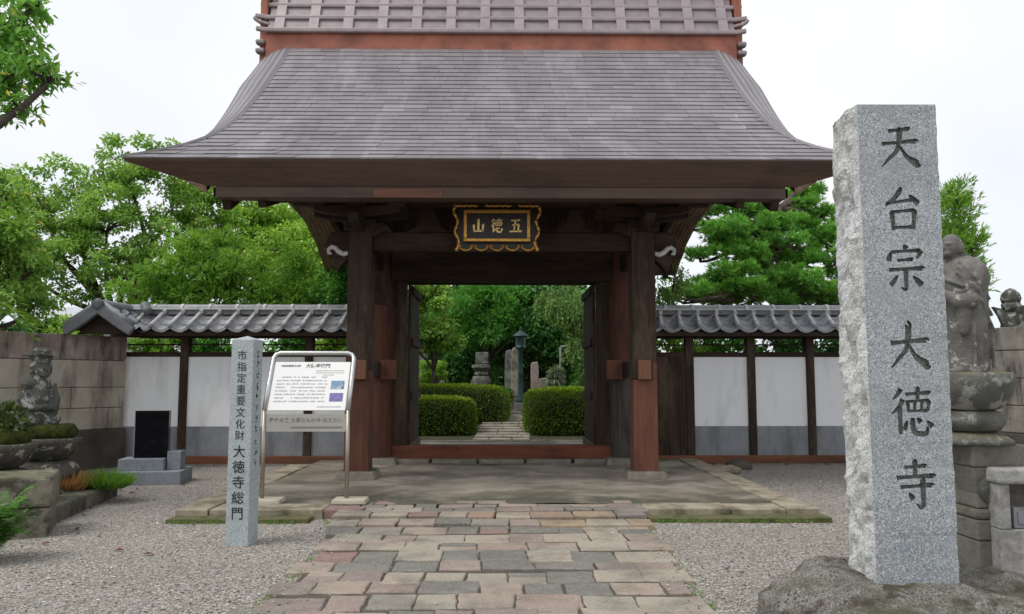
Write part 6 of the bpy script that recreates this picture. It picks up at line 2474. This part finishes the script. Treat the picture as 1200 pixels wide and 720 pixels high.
tx_, _ = at(112, 582, 10.85)
tuft('grass tuft, half dry orange and half green, at the end of the kerb stones', [('dry_blades', 'straw', -.17, 1500), ('green_blades', 'grass', .24, 1300)], tx_ + .04, 10.5, .17, .27, 0, .27)
fx_, _ = at(6, 640, 7.0)
fern = thing('fern', 'bright green fern in the lower left corner in front of the cut stone block', 'fern', (fx_ - .22, 7.15, 0))
C, D, N_, Ls = [], [], [], []
for k in range(110):
    a = random.uniform(0, 6.28)
    ln_ = random.uniform(.26, .5)
    rise = random.uniform(.9, 1.7)
    oz_ = random.uniform(.0, .3)
    for i in range(18):
        t = i / 17
        p = np.array([math.cos(a) * ln_ * t * .75, math.sin(a) * ln_ * t * .75, oz_ + rise * ln_ * t - .75 * ln_ * t * t])
        for s in (-1, 1):
            C.append(p)
            D.append(np.array([math.cos(a) * .5 - s * math.sin(a), math.sin(a) * .5 + s * math.cos(a), .1]) + rng.normal(0, .12, 3))
            N_.append([0, 0, 1.0])
            Ls.append(.1 * math.sin(PI * (.15 + .8 * t)))
leaf_mesh('fronds', M['fern'], fern, np.array(C), np.array(D), np.array(N_) + rng.normal(0, .2, (len(C), 3)), np.array(Ls), .018, np.clip(rng.normal(.5, .2, len(C)), 0, 1), world=False)
# leafy plant on the second pedestal
cnt = 420
C, U, _ = blob_points([(0, 0, .98, .26, .26, .2)], cnt, .7)
lf = thing('potted_leaves', 'pale-edged leafy plant growing over the mossy pedestal at the picture edge', 'plant', (s2x, S2Y, .12))
leaf_mesh('leaves', M['lf_silver'], lf, C[:60], U[:60] + unit(60) * .5, U[:60] + unit(60) * .4, .08, .05, rng.random(60), world=False)
leaf_mesh('green_leaves', M['lf_pot'], lf, C[150:], U[150:] + unit(cnt - 150) * .5, U[150:] + unit(cnt - 150) * .4, .11, .06, rng.random(cnt - 150) * .7, world=False)

# a far house whose roof shows over the block wall
M['house_roof'] = stone('pale grey roof sheet', (0.4, 0.41, 0.42), (0.52, 0.53, 0.54), 2, bump=.1)
M['house_wall'] = stone('pale house wall', (0.5, 0.48, 0.45), (0.6, 0.58, 0.55), 1, bump=.1)
hx0, hz = at(40, 356, 32)
hx1, _ = at(165, 356, 32)
hs = thing('house', 'far house with a pale grey roof just showing over the weathered block wall', 'house', ((hx0 + hx1) / 2, 34, 0))
L_ = (hx1 - hx0) / 2
b = MB()
b.span((-L_ + .3, -1.8, -.1), (L_ - .3, 2.2, hz - .75))
b.build('wall', M['house_wall'], hs)
b = MB()
b.prism([(-2.5, hz - .85), (-2.5, hz - .72), (0.1, hz + .05), (2.8, hz - .72), (2.8, hz - .85), (.1, hz - .1)], -L_, L_, 'YZ')
b.build('roof', M['house_roof'], hs)
for q in (-.5, .35):
    b = MB()
    b.span((q * L_, -1.83, 1.0), (q * L_ + 1.2, -1.795, 2.1))
    b.build('window', M['black_gloss'], hs)

# weeds in the joints of the path and along the kerb
nb = 0
C, D = [], []
rw = random.Random(21)
while nb < 240:
    y = rw.uniform(5.2, 9.1)
    xl, xr = path_edges(y)
    if rw.random() < .55:
        x = rw.choice([xl + rw.uniform(-.06, .05), xr + rw.uniform(-.05, .06)])
    else:
        x, y = rw.choice([rw.uniform(-3.7, -2.2), rw.uniform(1.7, 3.6)]), PY0 - .23 + rw.uniform(-.02, .02)
    for q in range(rw.randint(3, 8)):
        C.append((x + rw.uniform(-.02, .02), y + rw.uniform(-.02, .02), .015))
        D.append((rw.uniform(-1, 1), rw.uniform(-1, 1), .8))
    nb += 1
C, D = np.array(C), np.array(D)
tag(leaf_mesh('joint_weeds', M['grass'], None, C, D, unit(len(C)), rng.uniform(.015, .05, len(C)), .008, rng.random(len(C)) * .6), kind='stuff')
